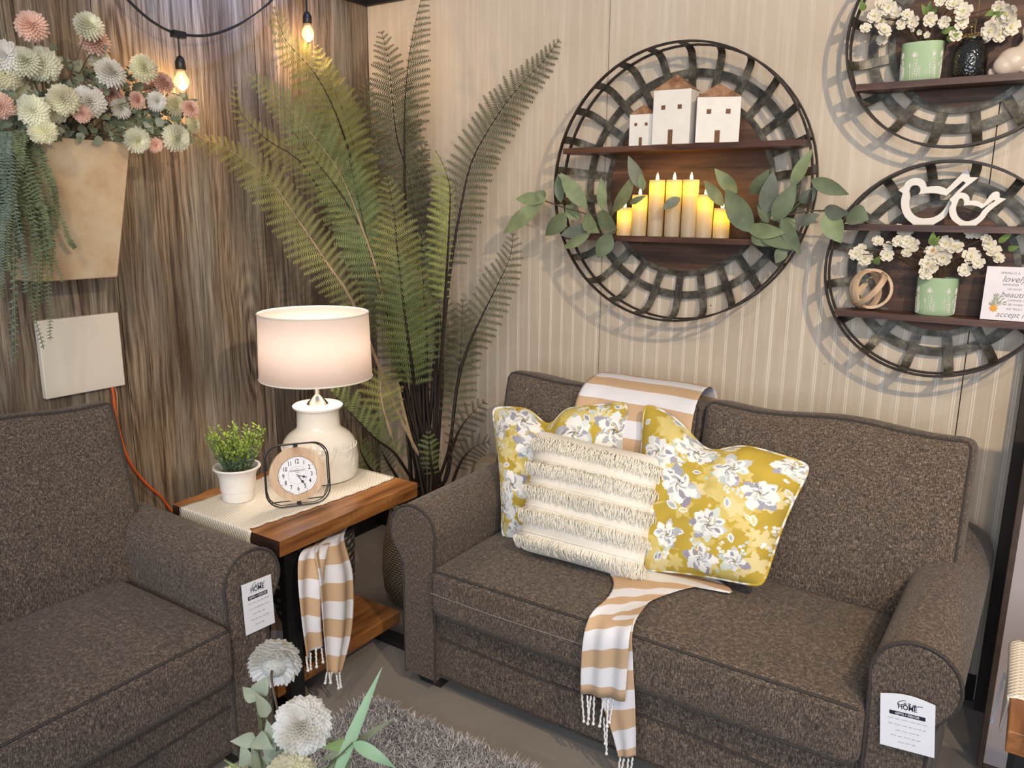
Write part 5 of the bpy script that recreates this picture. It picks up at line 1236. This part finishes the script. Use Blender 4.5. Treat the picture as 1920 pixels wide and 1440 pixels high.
def pillow(name, label, corners, thick, mat, n=60, dent=None, img=None, edge_in=.05, cat='cushion', back_dir=None, wr=0.006, piping=True, seed=0):
    """corners: bottom-left, bottom-right, top-right, top-left (seen from the front)"""
    bl, br, tr, tl = [np.array(c, float) for c in corners]; ctr = (bl + br + tr + tl) / 4
    nrm = unit(np.cross(br - bl, tl - bl));
    if nrm @ (CAM - ctr) < 0: nrm = -nrm
    ph = seed * 1.7
    def P(u, v, sg=1):
        cr_ = abs(2 * u - 1) ** 9 * abs(2 * v - 1) ** 9; u, v = u + (.5 - u) * .05 * cr_, v + (.5 - v) * .05 * cr_
        eu = edge_in * (1 - (2 * v - 1) ** 2) ; ev = edge_in * (1 - (2 * u - 1) ** 2)
        uu = u + (.5 - u) * 2 * eu * abs(2 * u - 1) ** 2; vv = v + (.5 - v) * 2 * ev * abs(2 * v - 1) ** 2
        p = bl * (1 - uu) * (1 - vv) + br * uu * (1 - vv) + tr * uu * vv + tl * (1 - uu) * vv
        b = max(0., (1 - abs(2 * u - 1) ** 3.2) * (1 - abs(2 * v - 1) ** 3.2)) ** .62
        h = thick / 2 * b + wr * b * (math.sin(u * 9 + v * 5 + ph) * math.sin(v * 8 - u * 3 + ph))
        if dent:
            uc, dw, dd = dent; e = math.exp(-((u - uc) / dw) ** 2)
            p = p + (bl - tl) * e * dd * v ** 5; h -= thick * .34 * e * v ** 3 * b
            h += thick * .10 * math.exp(-((u - uc) / (dw * 2.2)) ** 2) * v ** 2 * b * math.sin((u - uc) * 60) * .2
        return p + nrm * h * sg
    root = thing(name, label, cat, (bl + br) / 2, 'scatter cushions on the loveseat')
    mb = MB(); mb.grid(lambda u, v: P(u, v), n, n)
    f = mb.build('front_panel', mat, root, auto=0)
    if img is not None:
        a = f.data.color_attributes.new('print', 'FLOAT_COLOR', 'POINT'); a.data.foreach_set('color', np.concatenate([img.reshape(-1, 3), np.ones((n * n, 1))], 1).ravel())
    m2 = 60; mb = MB(); mb.grid(lambda u, v: P(u, v, -1), m2, m2, flip=True); bk = mb.build('back_panel', mat, root, auto=0)
    if img is not None:
        idx = np.linspace(0, n - 1, m2).astype(int); im2 = img[np.ix_(idx, idx)]
        a = bk.data.color_attributes.new('print', 'FLOAT_COLOR', 'POINT'); a.data.foreach_set('color', np.concatenate([im2.reshape(-1, 3), np.ones((m2 * m2, 1))], 1).ravel())
    if piping:
        t = np.linspace(0, 1, 40)[:-1]; loop = [P(q, 0) for q in t] + [P(1, q) for q in t] + [P(1 - q, 1) for q in t] + [P(0, 1 - q) for q in t]
        mb = MB(); mb.tube(loop, .0042, 6, closed=True); pp = mb.build('piping', mat, root)
        if img is not None:
            vc = len(pp.data.vertices); col = np.repeat(np.array([img[min(n - 1, int(j * 7.3) % n), (j * 13) % n] for j in range(len(loop))]), 6, axis=0)
            a = pp.data.color_attributes.new('print', 'FLOAT_COLOR', 'POINT'); a.data.foreach_set('color', np.concatenate([col, np.ones((vc, 1))], 1).ravel())
    return root, P, nrm
N_ = 300
fm = MAT['floral_print']
# left floral cushion, against the back at the left arm
pillow('floral_cushion', 'mustard floral cushion at the left arm, partly behind the fringed cushion',
       [at(942, 1012, 1, -.66), at(1165, 1065, 1, -.62), at(1182, 752, 1, -.44), at(922, 762, 1, -.50)], .15, fm, N_, (.42, .10, .12), paint(N_, 21, 1.0), .03, seed=1)
pillow('floral_cushion', 'mustard floral cushion with a dented top edge, right of the fringed cushion',
       [at(1168, 1070, 1, -.69), at(1432, 1103, 1, -.66), at(1526, 872, 1, -.47), at(1207, 752, 1, -.47)], .16, fm, N_, (.42, .15, .105), paint(N_, 8, 1.05), .035, seed=2)
root, P, nrm = pillow('fringed_cushion', 'cream cotton cushion with horizontal rows of fringe in front of the floral cushions',
       [at(972, 1030, 1, -.76), at(1203, 1094, 1, -.75), at(1242, 858, 1, -.60), at(1008, 805, 1, -.60)], .15, MAT['cream_cotton'], 60, None, None, .01, piping=False, seed=3)
for k, v0 in enumerate((.93, .74, .55, .36, .15)):
    mb = MB(); mesh_n = 250
    for lay in range(3):
        for q in range(mesh_n):
            u = (q + rng.random()) / mesh_n; v = v0 - .016 * lay + rng.uniform(-.004, .004); a = P(u, v)
            dn = unit(P(u, v - .02) - a); sd = unit(P(min(1, u + .02), v) - P(max(0, u - .02), v)); L = .034 * rng.uniform(.75, 1.25)
            nn = unit(np.cross(sd, dn)); nn = nn if nn @ nrm > 0 else -nn
            out = (.019 - .004 * lay) * rng.uniform(.3, 1.3); js = rng.uniform(-.35, .35); ew = .0015
            p1 = a + dn * L * .35 + nn * out + sd * js * L * .3; p2 = a + dn * L * .75 + nn * out * .95 + sd * js * L * .8; p3 = a + dn * L + nn * out * .6 + sd * js * L * 1.3
            mb.add([a - sd * ew, a + sd * ew, p1 - sd * ew, p1 + sd * ew, p2 - sd * ew, p2 + sd * ew, p3], [(0, 1, 3, 2), (2, 3, 5, 4), (4, 5, 6)])
            mb.add([p1 - nn * ew, p1 + nn * ew, p2 - nn * ew, p2 + nn * ew, p3], [(0, 1, 3, 2), (2, 3, 4)])
    o = mb.build('fringe_row', MAT['fringe_yarn'], root); o['kind'] = 'stuff'
    mb = MB(); mb.tube([P(u, v0 + .012) + nrm * .001 for u in np.linspace(.01, .99, 60)], .0022, 5); mb.build('fringe_seam', MAT['cream_cotton'], root)

# ------------------------------------------------------------------ striped throw over the back, under the cushions, down the front
th_root = thing('throw_blanket', 'tan and white striped throw over the loveseat back and down its seat front', 'blanket', (1.5, -.45, .93))
ZS = .466
cl = [V(1.325, -.165, .80), V(1.318, -.185, .90), V(1.316, -.235, .948), V(1.308, -.33, .955), V(1.303, -.425, .915), V(1.312, -.492, .80), V(1.34, -.520, .66), V(1.40, -.55, .500)]
cr = [V(1.70, -.165, .78), V(1.690, -.185, .905), V(1.684, -.235, .948), V(1.690, -.33, .952), V(1.700, -.425, .91), V(1.715, -.492, .80), V(1.73, -.520, .66), V(1.76, -.55, .500)]
sl = [V(1.50, -.66, .484), at(1150, 1085, 2, .484), at(1140, 1118, 2, .486), at(1108, 1148, 2, .476), at(1096, 1190, 1, -1.010), at(1091, 1245, 1, -1.010), at(1090, 1300, 1, -1.006)]
sr = [V(1.93, -.66, .480), at(1310, 1100, 2, .480), at(1262, 1110, 2, .480), at(1205, 1135, 2, .482), at(1183, 1180, 1, -1.012), at(1177, 1245, 1, -1.012), at(1172, 1315, 1, -1.008)]
hang(cl + sl, cr + sr, 2.2, .0045, .4, back=.011)
bl_ = [at(1160, 1130, 2, .474), at(1140, 1172, 1, -.990), at(1128, 1240, 1, -.996), at(1126, 1300, 1, -.992), at(1150, 1380, 1, -.985), at(1160, 1420, 1, -.982)]
br_ = [at(1225, 1118, 2, .474), at(1188, 1172, 1, -.992), at(1186, 1240, 1, -.998), at(1189, 1300, 1, -.995), at(1191, 1370, 1, -.99), at(1191, 1418, 1, -.988)]
hang(bl_, br_, 1.4, .003, 1.4)
mb = MB(); tassels(mb, [at(x, 1302 + (x - 1090) * .15, 1, -.997) for x in (1091, 1101, 1108, 1114, 1132, 1140, 1150)], .085, .0028); mb.build('fringe', MAT['cotton_white'], th_root); mb = MB()
tassels(mb, [at(x, y, 1, -.981) for x, y in ((1132, 1345), (1138, 1365), (1163, 1420), (1170, 1422), (1178, 1422), (1186, 1420))], .075, .0028)
mb.build('fringe', MAT['cotton_white'], th_root)

# ------------------------------------------------------------------ price tags
def price_tag(label, O, X, Y, Z, w_, h, arch, name='price_tag'):
    root = thing(name, label, 'tag', O, 'shop tags on the seating')
    top = [(w_ * t, h + arch * math.sin(t * math.pi) * (1 if arch else 0)) for t in np.linspace(1, 0, 12)] if arch else [(w_, h), (0, h)]
    mb = MB(); mb.prism([(0, 0), (w_, 0)] + top, O, X, Y, Z, .0012); c = mb.build('card', MAT['paper'], root, smooth=False)
    F0 = O + Z * .0014; mb = MB()
    text_mb(mb, 'HOME', F0 + X * w_ * .5 + Y * h * .83, X, Y, Z, h * .135, .80, .0002, bold=.02)
    bw = w_ * .66; bx = w_ * .5; by = h * .69; bh = h * .075
    mb.add([F0 + X * (bx - bw / 2) + Y * (by - bh / 2), F0 + X * (bx + bw / 2) + Y * (by - bh / 2), F0 + X * (bx + bw / 2) + Y * (by + bh / 2), F0 + X * (bx - bw / 2) + Y * (by + bh / 2)], [(0, 1, 2, 3)])
    # brush script word above, drawn as strokes
    def st(pts, r=.0007): mb.tube([F0 + X * w_ * a + Y * h * b + Z * .0003 for a, b in smoothpath([V(*p) for p in pts], 14)], r, 4)
    st([(.47, .965), (.40, .95), (.33, .90), (.33, .86), (.38, .87), (.43, .89)]); st([(.44, .90), (.46, .92), (.48, .90), (.46, .885), (.44, .90)])
    st([(.51, .92), (.56, .92), (.52, .885), (.57, .885)]); st([(.60, .92), (.61, .895), (.65, .925), (.64, .895), (.60, .885), (.64, .895), (.72, .91), (.78, .915)])
    mb.build('printing', MAT['ink'], c, smooth=False)
    mb = MB(); text_mb(mb, 'GIFTS + DECOR', F0 + X * bx + Y * by, X, Y, Z, bh * .72, 1.02, .0004, bold=.02); mb.build('bar_lettering', MAT['paper'], c, smooth=False)
    mb = MB()
    for yy, hw in ((.58, .36), (.47, .34), (.36, .21), (.25, .30), (.14, .16)):
        x = .5 - hw
        while x < .5 + hw - .02:
            wl_ = rng.uniform(.06, .14); xs = np.linspace(x, min(x + wl_, .5 + hw), 9)
            mb.tube([F0 + X * w_ * a + Y * h * (yy + (.012 if i % 2 else -.010) * rng.uniform(.4, 1.2)) + Z * .0002 for i, a in enumerate(xs)], .00035, 3); x += wl_ + .03
    mb.build('pencil_writing', MAT['pencil'], c, smooth=False)
tx_ = ACX + .010
a0, a1, a2 = at(461, 1192, 0, tx_), at(515, 1167, 0, tx_), at(452, 1098, 0, tx_)
price_tag('white shop tag on the front of the armchair arm', a0, unit(a1 - a0), unit(a2 - a0 - (a1 - a0) * 0), V(1, 0, 0), np.linalg.norm(a1 - a0), np.linalg.norm(a2 - a0), 0)
a0, a1, a2 = at(1650, 1394, 1, -.962), at(1752, 1421, 1, -.962), at(1651, 1299, 1, -.962)
price_tag('white shop tag with an arched top on the right arm front of the loveseat', a0, unit(a1 - a0), unit(a2 - a0), V(0, -1, 0), np.linalg.norm(a1 - a0), np.linalg.norm(a2 - a0), .009)

# ------------------------------------------------------------------ shag rug
RX0, RX1, RY0, RY1 = .975, 2.3, -2.75, -1.115
mb = MB(); mb.box((RX0, RY0, .001), (RX1, RY1, .010)); rg = mb.build('shag_rug', MAT['shag_base'], smooth=False); tag(rg, 'grey shaggy rug on the floor in front of the loveseat', 'rug')
def pile(M_, x0, x1, y0, y1, w0, h0):
    bx = rng.uniform(x0, x1, M_); by = rng.uniform(y0, y1, M_); L = h0 * rng.uniform(.6, 1.3, M_)
    cl = np.sin(bx * 40 + 3 * np.sin(by * 30)) * .8 + rng.normal(0, .7, M_); ang = cl * 2.2; ln = rng.uniform(.35, 1.1, M_)
    dx, dy = np.cos(ang) * ln, np.sin(ang) * ln; w_ = w0 * rng.uniform(.7, 1.3, M_)
    vs = np.zeros((M_, 5, 3)); px_, py_ = -np.sin(ang) * w_, np.cos(ang) * w_
    for i, (t, hh) in enumerate(((0, 0), (.5, .72), (1.0, .95))):
        cx = bx + dx * L * t * .8; cy = by + dy * L * t * .8; cz = .010 + L * hh * (1 - .25 * ln * t)
        if i < 2: vs[:, i * 2] = np.stack([cx - px_, cy - py_, cz], 1); vs[:, i * 2 + 1] = np.stack([cx + px_, cy + py_, cz], 1)
        else: vs[:, 4] = np.stack([cx, cy, cz], 1)
    fidx = np.arange(M_)[:, None] * 5; me = bpy.data.meshes.new('pile')
    fs = np.concatenate([fidx + [0, 1, 3], fidx + [0, 3, 2], fidx + [2, 3, 4]], 0); me.from_pydata(vs.reshape(-1, 3).tolist(), [], fs.tolist())
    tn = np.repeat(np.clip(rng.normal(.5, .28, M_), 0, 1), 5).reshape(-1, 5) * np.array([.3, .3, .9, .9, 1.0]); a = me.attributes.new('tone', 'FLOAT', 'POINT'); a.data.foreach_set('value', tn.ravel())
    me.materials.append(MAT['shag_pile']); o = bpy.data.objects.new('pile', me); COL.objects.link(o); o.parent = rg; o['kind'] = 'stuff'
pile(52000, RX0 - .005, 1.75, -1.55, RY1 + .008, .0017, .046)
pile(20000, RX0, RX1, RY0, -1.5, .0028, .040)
# ------------------------------------------------------------------ foreground flowers in a tall floor vase
vx, vy = 1.585, -1.95
root = thing('floor_vase', 'tall slim vase on the rug holding the near white flowers', 'vase', (vx, vy, .045))
mb = MB(); mb.lathe([(0, 0), (.07, 0), (.085, .05), (.08, .25), (.055, .40), (.05, .47), (.056, .49), (.05, .485), (.045, .40), (0, .38)], (vx, vy, .012), 32, cap=False); mb.build('vase_body', MAT['ivory_ceramic'], root)
fa = thing('flower_arrangement', 'near white chrysanthemums with pale green leaves at the bottom of the photo', 'artificial flowers', (vx, vy, .42))
base = V(vx, vy, .42)
def near_mum(px_, py_, d, rpx, nrm, mt, calyx=False):
    c = dp(px_, py_, d); r = rpx * d / FPX; mb = MB(); mum_mesh(c, r, nrm, mb, 420, .62, .90); mb.sphere(c + unit(np.array(nrm)) * r * .12, r * .54, 14, 10); o = mb.build('blossom', MAT[mt], fa)
    mb = MB(); n_ = unit(np.array(nrm)); s_ = c - n_ * r * .30
    mid = (base + s_) / 2 + V(.01, .01, .03); mb.tube(smoothpath([base + V(rng.uniform(-.02, .02), 0, 0), mid, s_ - n_ * .02, s_ + n_ * r * .2], 16), .0022, 6)
    mb.build('stem', MAT['stem_brown'], fa)
    mb = MB()
    for k in range(10):
        a = k * .628; u = unit(np.cross(n_, V(.1, .3, 1))); w_ = np.cross(n_, u); e = u * math.cos(a) + w_ * math.sin(a); leaf(mb, s_, s_ + e * .014 - n_ * .002, .006, -n_, 0, n=4)
    mb.build('calyx', MAT['leaf_green'], o)
near_mum(515, 1247, 1.38, 50, unit(V(-.62, .72, .28)), 'mum_white')
near_mum(567, 1362, 1.30, 56, unit(V(.45, -.40, .9)), 'mum_white')
near_mum(545, 1462, 1.26, 52, unit(V(.2, -.3, 1)), 'mum_cream')
near_mum(438, 1478, 1.32, 46, unit(V(-.2, -.2, 1)), 'mum_cream')
def near_leaf(a, b, w_, d0, d1, mt='leaf_dusty', curl=.1, tw=0):
    A, B = dp(*a, d0), dp(*b, d1); mb = MB(); leaf(mb, A, B, w_ * d0 / FPX, unit(VIEW(A) + rng.uniform(-.3, .3, 3)), curl, n=10, broad=.7 if 'blade' not in mt else .4); mb.build('leaf', MAT[mt], fa)
    mb = MB(); mb.tube([A, (A + base) / 2 + V(0, 0, .05), base], .0013, 5); mb.build('leaf_stem', MAT['stem_green'], fa)
near_leaf((482, 1300), (503, 1268), 34, 1.38, 1.38); near_leaf((500, 1345), (478, 1298), 26, 1.36, 1.37); near_leaf((480, 1315), (455, 1288), 24, 1.38, 1.4)
near_leaf((480, 1385), (432, 1390), 28, 1.34, 1.33); near_leaf((478, 1385), (512, 1405), 34, 1.33, 1.31); near_leaf((520, 1420), (500, 1350), 40, 1.33, 1.34); near_leaf((470, 1450), (452, 1390), 34, 1.34, 1.33)
near_leaf((490, 1460), (470, 1400), 28, 1.33, 1.33, 'leaf_sage'); near_leaf((520, 1430), (555, 1390), 46, 1.32, 1.30); near_leaf((500, 1450), (520, 1385), 30, 1.34, 1.33); near_leaf((535, 1425), (520, 1375), 26, 1.33, 1.33, 'leaf_sage')
near_leaf((625, 1470), (716, 1252), 24, 1.30, 1.36, 'leaf_blade', .03); near_leaf((662, 1392), (742, 1440), 24, 1.31, 1.30, 'leaf_blade', .14); near_leaf((655, 1395), (600, 1400), 22, 1.32, 1.31, 'leaf_green', .05)
near_leaf((660, 1395), (600, 1430), 18, 1.32, 1.31, 'leaf_sage', .05); near_leaf((668, 1390), (740, 1345), 14, 1.33, 1.38, 'leaf_sage', .05); near_leaf((640, 1440), (585, 1445), 24, 1.32, 1.3, 'leaf_sage', .1); near_leaf((655, 1440), (610, 1375), 22, 1.33, 1.33, 'leaf_sage', .05); near_leaf((500, 1470), (420, 1425), 12, 1.33, 1.33, 'leaf_green', .05)

# ------------------------------------------------------------------ things at the right edge
root = thing('framed_board', 'tall grey board in a dark wooden frame standing right of the loveseat', 'framed board', (2.72, -.35, 0))
mb = MB(); mb.box((2.556, -.352, .020), (3.0, -.342, 1.075)); mb.build('board', MAT['board_face'], root, smooth=False)
mb = MB()
for lo_, hi_ in (((2.541, -.362, .008), (2.556, -.335, 1.09)), ((3.0, -.362, .008), (3.03, -.335, 1.09)), ((2.556, -.362, .008), (3.0, -.335, .020)), ((2.556, -.362, 1.075), (3.0, -.335, 1.09))): mb.box(lo_, hi_)
mb.build('frame', MAT['brown_frame'], root, smooth=False, bevel=.002)
tq = at(1893, 1192, 2, .58); root = thing('side_table', 'wooden topped side table with black legs at the right edge of the photo', 'table', (2.75, -.92, 0))
X0 = 2.572
mb = MB(); mb.box((X0, -1.10, .535), (2.98, -.72, .58)); mb.build('tabletop', MAT['acacia'], root, smooth=False, bevel=.003)
for yy in (-1.06, -.80):
    mb = MB(); mb.box((X0 + .02, yy, 0), (X0 + .045, yy + .05, .535)); mb.box((2.92, yy, 0), (2.945, yy + .05, .535)); mb.box((X0 + .045, yy, .51), (2.92, yy + .05, .535)); mb.build('frame_leg', MAT['black_metal'], root, smooth=False)
rows = [(V(x, -.98, .583), V(x, -.73, .583)) for x in np.linspace(2.95, X0 + .01, 12)] + [(V(X0 - .004, -.98, .579), V(X0 - .004, -.73, .579))] + [(V(X0 - .006 - .004 * math.sin(z * 30), -.98, z), V(X0 - .006 - .003 * math.sin(z * 35), -.73, z)) for z in np.linspace(.57, .50, 5)]
r2 = cloth('table_runner', rows, MAT['waffle_weave'], .004); tag(r2, 'woven cream runner with a hanging tassel on the side table at the right edge', 'table runner')
mb = MB(); tassels(mb, [V(X0 - .010, -.735, .50)], .11, .0032); mb.build('tassel', MAT['cotton_white'], r2)
